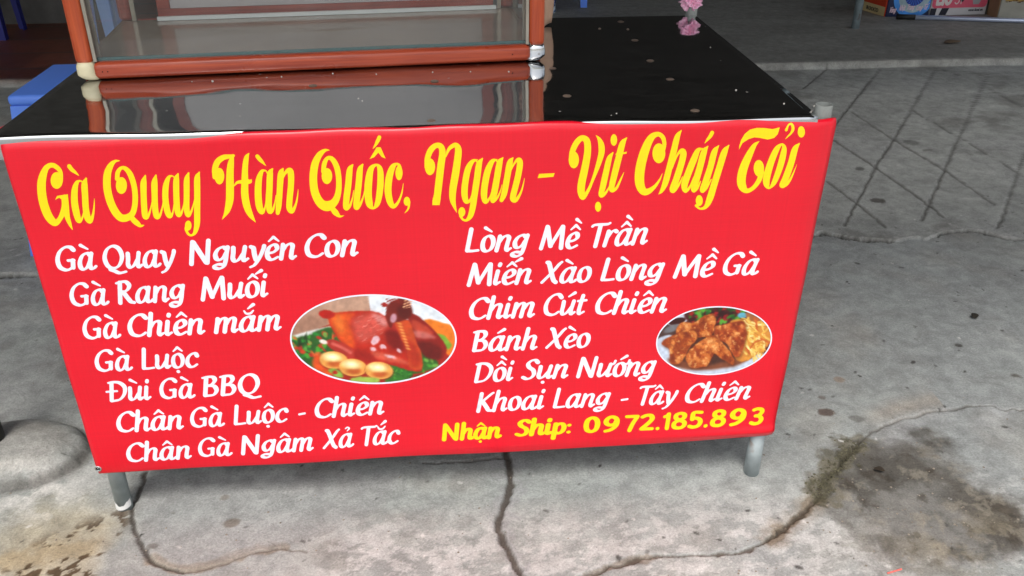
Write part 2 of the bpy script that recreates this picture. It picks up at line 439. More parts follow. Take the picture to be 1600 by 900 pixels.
    yl = np.exp(-(((XW - cx) / 0.13) ** 2 + ((YW - cy) / 0.07) ** 2)) * sstep(0.42, 0.6, fbm(XW, YW, 14, 6, 350, 0.65))
    mixw(W_, yl * 0.45, (150, 138, 114))
    mixw(W_, yl * sstep(0.55, 0.62, fbm(XW, YW, 30, 5, 355, 0.6)), (84, 76, 64))
    W_ = window(poly_px([(-80, 750), (200, 750), (200, 960), (-80, 960)]), 0.25); XW, YW = X[W_], Y[W_]
    # yellowish worn cement and dark flakes lower left
    P = poly_px([(0, 800), (60, 770), (150, 755), (200, 790), (190, 830), (160, 900), (60, 960), (-80, 940)])
    d = sdf(XW + (n2[W_] - 0.5) * 0.10, YW + (n4[W_] - 0.5) * 0.12, P)
    mk = 1 - sstep(-0.08, 0.03, d)
    mixw(W_, mk * 0.75, (170, 158, 134)); mixw(W_, mk * sstep(0.5, 0.7, fbm(XW, YW, 12, 5, 360)) * 0.6, (160, 140, 106))
    P = poly_px([(10, 890), (70, 855), (130, 815), (195, 790), (200, 805), (150, 870), (120, 905), (60, 930), (-20, 930)])
    d = sdf(XW + (n2[W_] - 0.5) * 0.07, YW + (n4[W_] - 0.5) * 0.07, P)
    u = (XW * 0.8 + YW * 0.6); v = (-XW * 0.6 + YW * 0.8)
    fk = sstep(0.545, 0.565, fbm(u * 0.6, v, 75, 4, 370, 0.6) * 0.6 + fbm(u * 0.5, v, 22, 3, 376) * 0.4) * (1 - sstep(-0.01, 0.04, d))
    mixw(W_, fk * 0.95, (78, 60, 40)); Z[W_] -= fk * 0.001
    W_ = window(poly_px([(-80, 650), (200, 650), (200, 860), (-80, 860)]), 0.25); XW, YW = X[W_], Y[W_]
    # pale chalky area on left, and around mound
    cx, cy = on_z(50, 770)[:2]
    mixw(W_, np.exp(-(((XW - cx) / 0.12) ** 2 + ((YW - cy) / 0.07) ** 2)) * sstep(0.4, 0.6, fbm(XW, YW, 25, 6, 380, 0.65)) * 0.85, (206, 202, 196))
    # mound of spilt cement
    cx, cy = on_z(14, 716)[:2]
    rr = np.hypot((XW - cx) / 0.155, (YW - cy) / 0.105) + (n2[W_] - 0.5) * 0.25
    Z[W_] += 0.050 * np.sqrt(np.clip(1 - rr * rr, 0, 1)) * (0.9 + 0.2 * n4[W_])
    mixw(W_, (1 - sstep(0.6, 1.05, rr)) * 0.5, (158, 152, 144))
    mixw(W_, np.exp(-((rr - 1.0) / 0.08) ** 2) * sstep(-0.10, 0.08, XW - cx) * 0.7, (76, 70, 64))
    # smooth lower repair patch
    E1 = [(228, 737), (213, 775), (206, 802), (211, 828), (221, 850), (236, 876), (258, 889), (285, 893), (333, 888), (365, 876), (392, 865), (443, 857), (482, 861)]
    E2 = [(240, 872), (262, 884), (288, 887), (333, 881), (365, 869), (392, 859), (440, 852)]
    crack(E2, 0.026, 0.001, (142, 132, 116), seed=2, strength=0.8, jag=0.008)
    crack(E1[:8], 0.0075, 0.004, (66, 59, 52), seed=1, strength=0.9, jag=0.004)
    crack(E1[7:], 0.0045, 0.002, (96, 88, 78), seed=31, strength=0.7, jag=0.005)
    P = poly_px([(228, 738), (212, 768), (204, 800), (210, 840), (232, 872), (280, 893), (340, 886), (400, 870), (500, 845), (600, 800), (640, 730)])
    sl = window(P, 0.1); d = sdf(X[sl] + (n2[sl] - 0.5) * 0.02, Y[sl], P)
    mk = 1 - sstep(-0.03, 0.003, d)
    mixw(sl, mk * 0.6, (146, 145, 143)); Z[sl] -= mk * 0.002
    # main crack under the banner and its repaired edges
    C1 = [(775, 640), (790, 705), (797, 740), (795, 765), (783, 800), (779, 820), (790, 850), (805, 880), (822, 915), (840, 960)]
    crack(C1, 0.034, 0.0, (150, 149, 149), seed=3, strength=0.55, jag=0.03)
    crack(C1, 0.0105, 0.006, (74, 66, 58), seed=4, jag=0.0045)
    crack([(660, 722), (720, 722), (775, 715), (792, 712)], 0.005, 0.002, (96, 90, 84), seed=5, strength=0.6)
    # crack running right, filled with sand and moss
    C2 = [(905, 903), (945, 888), (985, 876), (1020, 868), (1090, 866), (1165, 862), (1205, 842), (1250, 803), (1278, 775)]
    crack(C2[:4], 0.013, 0.002, (128, 116, 102), seed=6, jag=0.008, strength=0.7)
    crack(C2[6:], 0.015, 0.002, (120, 106, 88), seed=7, jag=0.010, strength=0.8, halo=(1.8, (146, 134, 118), 0.5))
    crack(C2, 0.0062, 0.004, (84, 74, 64), seed=27, jag=0.007, strength=0.85)
    crack(C2[6:], 0.006, 0.003, (74, 64, 52), seed=28, jag=0.010, strength=0.8)
    C3 = [(1278, 775), (1285, 750), (1305, 730), (1325, 705), (1340, 690)]
    crack(C3, 0.044, 0.0, (104, 98, 82), seed=8, jag=0.024, strength=0.8)
    crack(C3, 0.024, 0.002, (72, 68, 50), seed=29, jag=0.030, strength=0.7)
    crack(C3, 0.008, 0.004, (58, 52, 42), seed=30, jag=0.012, strength=0.7)
    C4 = [(1340, 690), (1385, 665), (1430, 650), (1490, 638), (1545, 633), (1570, 640), (1610, 641), (1680, 630)]
    crack(C4, 0.005, 0.003, (92, 88, 82), seed=9, strength=0.75)
    P4 = poly_px(C4)
    yy = np.interp(X, P4[:, 0], P4[:, 1])
    low = (X > P4[0, 0]) * sstep(0.0, 0.10, yy - Y)
    fade = sstep(0.0, 0.10, X - P4[0, 0])
    band = np.exp(-((Y - yy - 0.035) / 0.03) ** 2) * fade * (X < on_z(1480, 640)[0])
    mixc(band * 0.55 * (0.5 + n2), (158, 146, 132))
    band = np.exp(-((Y - yy + 0.035) / 0.035) ** 2) * fade
    mixc(band * 0.5 * sstep(0.4, 0.6, fbm(X, Y, 11, 5, 390)), (176, 176, 176))
    # ramp edge crack
    dcr = np.abs(Y - ry + 0.004)
    gap = (1 - sstep(0.0018, 0.0065, dcr)) * sstep(0.42, 0.55, fbm(X, Y, 6, 3, 400))
    mixc(gap * 0.9, (52, 50, 47)); Z -= gap * 0.008
    mixc(np.exp(-((Y - ry - 0.016) / 0.016) ** 2) * 0.5 * sstep(0.45, 0.6, fbm(X, Y, 22, 4, 410)), (170, 169, 164))
    # grooves of the ramp (diagonal squares pressed in the cement)
    G = [[(1254, 139), (1291, 109)], [(1290, 215), (1310, 187), (1375, 109)], [(1320, 347), (1340, 310), (1350, 294), (1372, 250), (1391, 224), (1464, 106)],
         [(1440, 340), (1457, 304), (1494, 224), (1544, 117)], [(1560, 350), (1575, 315), (1597, 250), (1640, 150)],
         [(1502, 119), (1600, 167), (1680, 205)], [(1422, 169), (1497, 212), (1590, 265), (1660, 300)], [(1332, 175), (1395, 215), (1475, 262), (1555, 315)],
         [(1302, 217), (1370, 260), (1450, 315), (1475, 335)], [(1292, 280), (1340, 315), (1385, 350)], [(1470, 109), (1500, 119)]]
    for k, pts in enumerate(G):
        crack(poly_px(pts, 0.018), 0.0078, 0.003, (100, 99, 95), seed=10 + k, strength=0.7, jag=0.0035, halo=(1.8, (132, 132, 128), 0.35))
    # round spots, scuffs
    for px, py, r, rgb, s, z in [(1290, 645, 0.013, (92, 76, 68), 0.9, 0), (1284, 621, 0.008, (98, 86, 78), 0.7, 0), (1310, 593, 0.012, (140, 118, 98), 0.6, 0),
                                 (350, 775, 0.010, (120, 112, 102), 0.7, 0), (363, 815, 0.015, (116, 106, 95), 0.8, 0), (237, 852, 0.009, (100, 94, 88), 0.7, 0),
                                 (220, 834, 0.005, (30, 28, 26), 1, 0), (270, 799, 0.005, (110, 106, 100), 0.6, 0),
                                 (1373, 311, 0.022, (74, 68, 62), 0.85, .015), (1343, 262, 0.020, (80, 78, 72), 0.7, .015), (1425, 220, 0.030, (82, 82, 78), 0.6, .02),
                                 (1452, 232, 0.02, (86, 82, 76), 0.5, .02), (1588, 588, 0.016, (84, 78, 70), 0.8, 0), (1522, 496, 0.011, (56, 52, 48), 0.9, 0),
                                 (1498, 540, 0.009, (70, 66, 62), 0.9, 0), (1566, 517, 0.006, (76, 72, 68), 0.8, 0), (1337, 654, 0.012, (98, 94, 88), 0.6, 0)]:
        cx, cy = on_z(px, py, z)[:2]
        sl = window(np.array([[cx, cy]]), 0.06)
        d = np.hypot((X[sl] - cx) * 0.8, Y[sl] - cy) + (n2[sl] - 0.5) * r * 1.4 + (n3[sl] - 0.5) * r * 0.6
        mixw(sl, (1 - sstep(r * 0.6, r, d)) * s, rgb)
    # scattered specks
    pts = np.column_stack([RNG.uniform(-0.8, 2.6, 520), RNG.uniform(-0.4, 1.3, 520)])
    for k, (cx, cy) in enumerate(pts):
        r = RNG.uniform(0.0020, 0.0046) * (1.5 if k % 9 == 0 else 1)
        i0, i1 = np.searchsorted(xs, [cx - 0.02, cx + 0.02]); j0, j1 = np.searchsorted(ys, [cy - 0.02, cy + 0.02])
        if i1 <= i0 or j1 <= j0: continue
        sl = (slice(j0, j1), slice(i0, i1))
        a = RNG.uniform(0, 3.14); dx, dy = X[sl] - cx, Y[sl] - cy
        d = np.hypot((dx * math.cos(a) + dy * math.sin(a)) * 0.55, -dx * math.sin(a) + dy * math.cos(a))
        mk = ((1 - sstep(r * 0.5, r, d)) * RNG.uniform(0.5, 0.95))[..., None]
        c = lin((52, 48, 44)) if k % 4 else lin((205, 202, 198))
        base[sl] += (c - base[sl]) * mk
    base *= 1.05 * (0.88 + 0.22 * n3)[..., None]
    rough = 0.78 - 0.30 * tile - 0.10 * upper
    me = bpy.data.meshes.new('ground')
    co = np.stack([X, Y, Z], -1).reshape(-1, 3).astype(np.float32)
    idx = np.arange(nx * ny).reshape(ny, nx)
    q = np.stack([idx[:-1, :-1], idx[:-1, 1:], idx[1:, 1:], idx[1:, :-1]], -1).reshape(-1, 4)
    me.vertices.add(len(co)); me.vertices.foreach_set('co', co.ravel())
    me.loops.add(q.size); me.loops.foreach_set('vertex_index', q.ravel().astype(np.int32))
    me.polygons.add(len(q)); me.polygons.foreach_set('loop_start', (np.arange(len(q)) * 4).astype(np.int32))
    me.update(calc_edges=True)
    me.polygons.foreach_set('use_smooth', np.ones(len(q), bool))
    at = me.attributes.new('Col', 'FLOAT_COLOR', 'POINT')
    rgba = np.ones((len(co), 4), np.float32); rgba[:, :3] = np.clip(base, 0.005, 1).reshape(-1, 3)
    at.data.foreach_set('color', rgba.ravel())
    ar = me.attributes.new('Rgh', 'FLOAT', 'POINT'); ar.data.foreach_set('value', rough.ravel().astype(np.float32))
    m, n, l, p = new_mat('stained_concrete')
    a = n.new('ShaderNodeAttribute'); a.attribute_name = 'Col'
    r = n.new('ShaderNodeAttribute'); r.attribute_name = 'Rgh'; l.new(r.outputs['Fac'], p.inputs['Roughness'])
    tc = n.new('ShaderNodeTexCoord')
    f = n.new('ShaderNodeTexNoise'); f.inputs['Scale'].default_value = 240; f.inputs['Detail'].default_value = 5; f.inputs['Roughness'].default_value = 0.8
    l.new(tc.outputs['Object'], f.inputs['Vector'])
    mr = n.new('ShaderNodeMapRange'); mr.inputs[1].default_value = 0.3; mr.inputs[2].default_value = 0.7; mr.inputs[3].default_value = 0.68; mr.inputs[4].default_value = 1.30
    l.new(f.outputs[0], mr.inputs[0])
    f2 = n.new('ShaderNodeTexNoise'); f2.inputs['Scale'].default_value = 20; f2.inputs['Detail'].default_value = 13; f2.inputs['Roughness'].default_value = 0.74; f2.inputs['Distortion'].default_value = 0.4
    l.new(tc.outputs['Object'], f2.inputs['Vector'])
    m2 = n.new('ShaderNodeMapRange'); m2.inputs[1].default_value = 0.34; m2.inputs[2].default_value = 0.66; m2.inputs[3].default_value = 0.76; m2.inputs[4].default_value = 1.24
    l.new(f2.outputs[0], m2.inputs[0])
    pit = n.new('ShaderNodeTexVoronoi'); pit.inputs['Scale'].default_value = 75; l.new(tc.outputs['Object'], pit.inputs['Vector'])
    pw = n.new('ShaderNodeTexWhiteNoise'); l.new(pit.outputs['Position'], pw.inputs['Vector'])
    pr2 = n.new('ShaderNodeMath'); pr2.operation = 'MULTIPLY'; pr2.inputs[1].default_value = 0.22; l.new(pw.outputs['Value'], pr2.inputs[0])
    pr3 = n.new('ShaderNodeMath'); pr3.operation = 'SUBTRACT'; pr3.inputs[1].default_value = 0.10; l.new(pr2.outputs[0], pr3.inputs[0])
    pl = n.new('ShaderNodeMath'); pl.operation = 'LESS_THAN'; l.new(pit.outputs['Distance'], pl.inputs[0]); l.new(pr3.outputs[0], pl.inputs[1])
    pf = n.new('ShaderNodeMapRange'); pf.inputs[3].default_value = 1.0; pf.inputs[4].default_value = 0.62; l.new(pl.outputs[0], pf.inputs[0])
    mm = n.new('ShaderNodeMath'); mm.operation = 'MULTIPLY'; l.new(mr.outputs[0], mm.inputs[0]); l.new(m2.outputs[0], mm.inputs[1])
    mm2 = n.new('ShaderNodeMath'); mm2.operation = 'MULTIPLY'; l.new(mm.outputs[0], mm2.inputs[0]); l.new(pf.outputs[0], mm2.inputs[1])
    vm = n.new('ShaderNodeVectorMath'); vm.operation = 'SCALE'; l.new(a.outputs['Color'], vm.inputs[0]); l.new(mm2.outputs[0], vm.inputs['Scale'])
    l.new(vm.outputs[0], p.inputs['Base Color'])
    b = n.new('ShaderNodeBump'); b.inputs['Strength'].default_value = 0.8; b.inputs['Distance'].default_value = 0.002
    l.new(f.outputs[0], b.inputs['Height']); l.new(b.outputs[0], p.inputs['Normal'])
    p.inputs['Specular IOR Level'].default_value = 0.35
    me.materials.append(m)
    o = bpy.data.objects.new('ground', me); COL.objects.link(o); o['kind'] = 'structure'
    return xs, ys, Z
GX, GY, GZ = build_ground()
def ground_z(x, y):
    i = int(np.clip(np.searchsorted(GX, x), 1, len(GX) - 1)); j = int(np.clip(np.searchsorted(GY, y), 1, len(GY) - 1))
    return float(GZ[j, i])
FLOOR = 0.0525

# ------------------------------------------------------------------ shop building (open front, dark inside)
shop = empty('shop_building', (1.0, 4.7, 0), 'dark rough grey masonry wall at the back of the shop floor', 'building')
M_WALL = mat_plain('rough_grey_render', (92, 90, 86), 0.9, var=0.25, vscale=9, bump=0.6, bscale=40)
M_DARK = mat_plain('darkened_interior', (44, 42, 40), 0.9, var=0.15, vscale=3)  # interior gloom put into the colour so the steel top reflects dark
def wall_part(name, lo, hi, m):
    bm = bmesh.new(); c = Vector(shop.location)
    add_box(bm, [lo[i] - c[i] for i in range(3)], [hi[i] - c[i] for i in range(3)])
    return bm_obj(name, bm, m, shop)
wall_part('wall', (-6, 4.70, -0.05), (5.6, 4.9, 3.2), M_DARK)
wall_part('pier', (-6, 3.98, -0.05), (-1.25, 4.69, 3.2), M_WALL)
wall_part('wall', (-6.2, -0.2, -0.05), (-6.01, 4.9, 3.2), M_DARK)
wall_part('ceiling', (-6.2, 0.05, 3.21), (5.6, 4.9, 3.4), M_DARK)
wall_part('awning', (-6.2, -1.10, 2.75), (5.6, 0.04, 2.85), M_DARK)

# ------------------------------------------------------------------ lettering engine
class Ink:
    """collects 2-D polygons, union-ed into one clean flat mesh"""
    def __init__(s): s.polys = []
    def poly(s, pts): s.polys.append([tuple(map(float, p[:2])) for p in pts])
    def ellipse(s, cx, cy, rx, ry, rot=0.0, n=22):
        c, q = math.cos(rot), math.sin(rot)
        s.poly([(cx + rx * math.cos(t) * c - ry * math.sin(t) * q, cy + rx * math.cos(t) * q + ry * math.sin(t) * c)
                for t in [2 * math.pi * i / n for i in range(n)]])
    def stroke(s, pts, width=None, n=7, closed=False, caps=(True, True)):
        """pts (x,y,w) or (x,y) with width(angle)"""
        S = catmull(pts, n, closed)
        xy = np.array([p[:2] for p in S]); d = np.gradient(xy, axis=0)
        if closed: d[0] = d[-1] = xy[1] - xy[-2]
        L = np.hypot(d[:, 0], d[:, 1]) + 1e-9; d /= L[:, None]
        if width is None: w = np.array([max(p[2], 0.012) for p in S])
        else: w = np.array([width(math.atan2(q[1], q[0])) for q in d])
        nrm = np.column_stack([-d[:, 1], d[:, 0]])
        A = xy + nrm * w[:, None] / 2; B = xy - nrm * w[:, None] / 2
        for i in range(len(S) - 1):
            s.poly([A[i], A[i + 1], B[i + 1], B[i]])
            if i and (d[i] @ d[i - 1]) < 0.93: s.ellipse(xy[i][0], xy[i][1], w[i] / 2, w[i] / 2, n=10)
        for e, k in ((0, 0), (1, -1)):
            if caps[e] and w[k] > 1e-6 and not closed: s.ellipse(xy[k][0], xy[k][1], w[k] / 2, w[k] / 2, n=12)
    def bounds(s):
        a = np.array([p for q in s.polys for p in q]); return a.min(0), a.max(0)
    def mapped(s, f):
        o = Ink(); o.polys = [[f(*p) for p in q] for q in s.polys]; return o
    def tris(s):
        V, F = [], []
        for q in s.polys:
            ar = sum(q[i - 1][0] * q[i][1] - q[i][0] * q[i - 1][1] for i in range(len(q)))
            if ar < 0: q = q[::-1]
            b = len(V); V += [Vector(p) for p in q]; F.append(list(range(b, b + len(q))))
        r = delaunay_2d_cdt(V, [], F, 0, 1e-7, False)
        P = np.array([tuple(v) for v in r[0]]); T = np.array([list(f) for f in r[2] if len(f) == 3])
        C = P[T].mean(1); od = np.argsort(C[:, 0]); C = C[od]; T = T[od]; keep = np.zeros(len(T), bool)
        for q in s.polys:
            q = np.array(q); i0, i1 = np.searchsorted(C[:, 0], [q[:, 0].min(), q[:, 0].max()])
            if i1 <= i0: continue
            sub = C[i0:i1]; m = (sub[:, 1] > q[:, 1].min()) & (sub[:, 1] < q[:, 1].max())
            if not m.any(): continue
            keep[i0:i1][m] |= inside(sub[m, 0], sub[m, 1], q)
        T = T[keep]; p, q, w = P[T[:, 0]], P[T[:, 1]], P[T[:, 2]]
        ar = (q[:, 0] - p[:, 0]) * (w[:, 1] - p[:, 1]) - (q[:, 1] - p[:, 1]) * (w[:, 0] - p[:, 0])
        T[ar < 0] = T[ar < 0][:, ::-1]; T = T[np.abs(ar) > 1e-12]
        return [tuple(v) for v in P], [tuple(t) for t in T.tolist()]

PEN = math.radians(24)
def pen(a=0.186, b=0.090, ang=PEN):
    return lambda t: math.hypot(a * math.sin(t - ang), b * math.cos(t - ang))
NIB = pen(); NIB_S = pen(0.15, 0.09)
# upright skeletons, cap height 1; (strokes, advance, x-centre for accents)
GLY = {
 'a': ([[(.47, .58), (.36, .665), (.20, .60), (.09, .36), (.10, .12), (.21, .03), (.34, .12), (.44, .34)], [(.51, .66), (.47, .45), (.44, .18), (.48, .05), (.57, .05), (.65, .13)]], .64, .32),
 'c': ([[(.47, .54), (.41, .645), (.26, .63), (.12, .46), (.09, .22), (.18, .05), (.32, .03), (.47, .13)]], .50, .28),
 'e': ([[(.12, .31), (.30, .34), (.42, .46), (.40, .60), (.29, .65), (.15, .54), (.09, .30), (.14, .10), (.28, .03), (.47, .13)]], .51, .30),
 'g': ([[(.47, .58), (.34, .665), (.18, .59), (.09, .39), (.13, .20), (.25, .15), (.37, .25), (.45, .42)], [(.51, .66), (.47, .40), (.44, .10), (.38, -.13), (.24, -.22), (.09, -.18), (.07, -.09), (.17, -.04), (.32, -.05)]], .60, .30),
 'h': ([[(.15, 1.0), (.12, .5), (.08, .04)], [(.11, .34), (.23, .57), (.37, .65), (.46, .57), (.44, .34), (.43, .14), (.48, .05), (.59, .12)]], .61, .3),
 'i': ([[(.12, .62), (.10, .36), (.09, .14), (.14, .05), (.26, .13)], [(.15, .86), (.165, .93)]], .30, .14),
 'm': ([[(.12, .64), (.10, .35), (.07, .04)], [(.10, .34), (.21, .57), (.32, .65), (.41, .57), (.39, .3), (.37, .04)], [(.40, .34), (.51, .57), (.62, .65), (.71, .57), (.69, .34), (.67, .14), (.72, .05), (.83, .13)]], .86, .42),
 'n': ([[(.12, .64), (.10, .35), (.07, .04)], [(.10, .34), (.22, .57), (.35, .65), (.45, .57), (.43, .34), (.42, .14), (.47, .05), (.58, .13)]], .61, .3),
 'o': ([[(.28, .66), (.14, .57), (.09, .34), (.14, .11), (.27, .03), (.41, .11), (.47, .34), (.42, .57), (.28, .66)]], .56, .28),
 'r': ([[(.12, .64), (.10, .35), (.07, .04)], [(.10, .34), (.21, .57), (.32, .655), (.42, .61)]], .42, .2),
 't': ([[(.20, .86), (.16, .5), (.14, .17), (.20, .05), (.35, .13)], [(.04, .62), (.36, .645)]], .38, .18),
 'u': ([[(.10, .62), (.10, .4), (.09, .17), (.17, .05), (.30, .12), (.44, .36)], [(.50, .63), (.47, .4), (.45, .17), (.50, .05), (.61, .13)]], .63, .30),
 'y': ([[(.08, .61), (.16, .55), (.20, .30), (.26, .06)], [(.53, .63), (.50, .48), (.38, .14), (.22, -.15), (.07, -.24)]], .55, .3),
 'p': ([[(.12, .64), (.10, .25), (.07, -.26)], [(.11, .50), (.24, .63), (.38, .63), (.46, .45), (.42, .18), (.28, .04), (.12, .10)]], .54, .28),
 'v': ([[(.06, .62), (.14, .55), (.20, .25), (.24, .04)], [(.24, .04), (.42, .36), (.44, .62)]], .48, .26),
 's': ([[(.36, .58), (.26, .65), (.14, .60), (.12, .48), (.28, .34), (.34, .18), (.24, .04), (.06, .08)]], .42, .22),
 'w': ([[(.06, .62), (.13, .3), (.18, .05)], [(.18, .05), (.36, .60)], [(.36, .60), (.42, .05)], [(.42, .05), (.66, .62)]], .7, .36),
 'l': ([[(.12, 1.0), (.10, .04)]], .22, .1),
 'G': ([[(.68, .84), (.57, .95), (.38, .95), (.19, .78), (.10, .48), (.16, .18), (.34, .05), (.50, .06), (.63, .16)], [(.64, .42), (.63, .12)], [(.47, .42), (.68, .425)]], .80, .4),
 'Q': ([[(.42, .95), (.20, .82), (.10, .50), (.19, .17), (.40, .05), (.62, .16), (.74, .50), (.64, .83), (.42, .95)], [(.28, .00), (.42, -.06), (.62, -.16), (.86, -.12)]], .86, .42),
 'N': ([[(.09, .04), (.13, .95)], [(.15, .93), (.60, .07)], [(.63, .05), (.67, .97)]], .82, .4),
 'C': ([[(.66, .82), (.54, .95), (.36, .94), (.18, .76), (.10, .46), (.17, .16), (.34, .05), (.50, .06), (.65, .17)]], .69, .38),
 'R': ([[(.15, .93), (.12, .04)], [(.02, .90), (.18, .95), (.37, .94), (.48, .78), (.40, .59), (.20, .50)], [(.26, .50), (.42, .22), (.52, .08), (.63, .04)]], .68, .3),
 'M': ([[(.07, .04), (.17, .95)], [(.18, .93), (.41, .14)], [(.41, .14), (.73, .95)], [(.75, .93), (.82, .04)]], .94, .45),
 'L': ([[(.16, .96), (.12, .07)], [(.12, .065), (.30, .05), (.52, .075)]], .56, .3),
 'D': ([[(.15, .92), (.11, .06)], [(.03, .92), (.20, .95), (.46, .90), (.65, .68), (.63, .36), (.46, .11), (.24, .05), (.10, .05)]], .76, .38),
 'B': ([[(.15, .92), (.12, .06)], [(.02, .91), (.20, .95), (.40, .92), (.46, .76), (.36, .59), (.19, .53)], [(.21, .53), (.44, .49), (.53, .29), (.44, .09), (.24, .05), (.10, .06)]], .64, .3),
 'X': ([[(.11, .94), (.19, .86), (.44, .20), (.56, .05)], [(.65, .94), (.56, .84), (.36, .50), (.04, .05)]], .68, .35),
 'T': ([[(.33, .90), (.29, .04)], [(.03, .88), (.13, .94), (.56, .94), (.67, .98)]], .56, .3),
 'S': ([[(.50, .84), (.40, .95), (.25, .94), (.14, .80), (.20, .62), (.38, .46), (.44, .25), (.35, .08), (.19, .04), (.04, .12)]], .55, .3),
 'K': ([[(.15, .93), (.12, .04)], [(.62, .94), (.54, .88), (.20, .50)], [(.24, .52), (.44, .22), (.53, .08), (.64, .05)]], .67, .33),
 'V': ([[(.08, .95), (.16, .85), (.30, .05)], [(.30, .05), (.60, .96)]], .6, .3),
 'O': ([[(.38, .95), (.19, .82), (.10, .50), (.18, .17), (.37, .05), (.57, .16), (.67, .50), (.58, .83), (.38, .95)]], .77, .38),
 'I': ([[(.13, .95), (.12, .05)]], .26, .13),
 '-': ([[(.05, .33), (.31, .355)]], .38, .2), '.': ([[(.10, .06), (.115, .07)]], .22, .1), ':': ([[(.12, .08), (.13, .09)], [(.12, .52), (.13, .53)]], .26, .1),
 '0': ([[(.36, .93), (.17, .80), (.11, .48), (.18, .16), (.36, .05), (.55, .16), (.62, .48), (.55, .80), (.36, .93)]], .74, .36),
 '1': ([[(.02, .78), (.20, .86), (.22, .92)], [(.24, .93), (.24, .06)]], .40, .2),
 '2': ([[(.08, .84), (.24, .93), (.44, .92), (.54, .74), (.44, .50), (.12, .10)], [(.10, .08), (.60, .08)]], .68, .34),
 '3': ([[(.08, .88), (.26, .94), (.46, .90), (.52, .74), (.40, .56), (.22, .51)], [(.24, .52), (.46, .46), (.56, .28), (.46, .09), (.24, .04), (.05, .10)]], .68, .3),
 '5': ([[(.56, .92), (.18, .92), (.15, .53)], [(.13, .54), (.32, .58), (.52, .48), (.57, .28), (.46, .09), (.24, .04), (.06, .10)]], .68, .34),
 '7': ([[(.04, .92), (.62, .92)], [(.60, .90), (.40, .45), (.28, .04)]], .66, .34),
 '8': ([[(.33, .94), (.14, .86), (.13, .66), (.33, .52), (.56, .40), (.60, .22), (.50, .08), (.33, .04), (.15, .08), (.07, .22), (.12, .40), (.34, .52), (.53, .66), (.52, .86), (.33, .94)]], .70, .34),
 '9': ([[(.58, .66), (.50, .48), (.30, .42), (.14, .52), (.10, .70), (.20, .88), (.36, .94), (.54, .84), (.61, .62), (.56, .34), (.36, .12), (.12, .04)]], .72, .36),
}
VN = {'à': 'a`', 'á': "a'", 'ả': 'a?', 'â': 'a^', 'ầ': 'a^`', 'ậ': 'a^.', 'ắ': "au'", 'è': 'e`', 'ê': 'e^', 'ề': 'e^`', 'ế': "e^'", 'ò': 'o`', 'ô': 'o^', 'ố': "o^'",
      'ồ': 'o^`', 'ộ': 'o^.', 'ớ': "o+'", 'ù': 'u`', 'ú': "u'", 'ụ': 'u.', 'ư': 'u+', 'ợ': 'o+.', 'Đ': 'D-'}
def glyph(ch, ink, ox, nib, sh, slim=1.0):
    spec = VN.get(ch, ch)
    strokes, adv, cx = GLY[spec[0]]
    def q(p): return (ox + p[0] * slim + p[1] * sh, p[1])
    for st in strokes:
        cl = len(st) > 4 and st[0] == st[-1]
        ink.stroke([q(p) for p in st], nib, 6, cl)
    top = .80
    marks = spec[1:]
    thin = [(.0, .0)]
    def bar(pts, ws): ink.stroke([(*q(p), w) for p, w in zip(pts, ws)], None, 5)
    for m in marks:
        if m == '^':
            bar([(cx - .17, top + .00), (cx - .01, top + .17)], (.06, .11)); bar([(cx - .01, top + .17), (cx + .17, top + .00)], (.12, .07))
        elif m == 'u':
            bar([(cx - .15, top + .13), (cx - .07, top + .01), (cx + .07, top + .01), (cx + .17, top + .13)], (.06, .09, .09, .06))
    hi = top + (.17 if ('^' in marks or 'u' in marks) else .0)
    for m in marks:
        if m == '`':
            if '^' in marks: bar([(cx - .02, hi + .24), (cx + .17, hi + .09)], (.14, .06))
            else: bar([(cx - .17, hi + .20), (cx + .07, hi + .04)], (.14, .07))
        elif m == "'":
            if '^' in marks: bar([(cx + .30, hi + .16), (cx + .10, hi + .02)], (.14, .06))
            elif 'u' in marks: bar([(cx + .16, hi + .22), (cx - .02, hi + .05)], (.14, .06))
            else: bar([(cx + .18, hi + .20), (cx - .04, hi + .04)], (.14, .07))
        elif m == '?':
            bar([(cx - .06, hi + .16), (cx + .02, hi + .22), (cx + .10, hi + .15), (cx + .02, hi + .03)], (.06, .07, .08, .04))
        elif m == '.':
            ink.ellipse(*q((cx, -.17)), .075, .075)
        elif m == '+':
            a = .47 if spec[0] == 'u' else .42
            bar([(a, .58), (a + .15, .64), (a + .19, .78)], (.08, .10, .11))
        elif m == '-':
            bar([(-.06, .50), (.34, .51)], (.10, .10))
    return adv * slim
def text_ink(txt, nib=NIB, sh=0.15, track=0.0, slim=1.0):
    ink = Ink(); x = 0.0
    for ch in txt:
        if ch == ' ': x += .34; continue
        x += glyph(ch, ink, x, nib, sh, slim) + track
    return ink

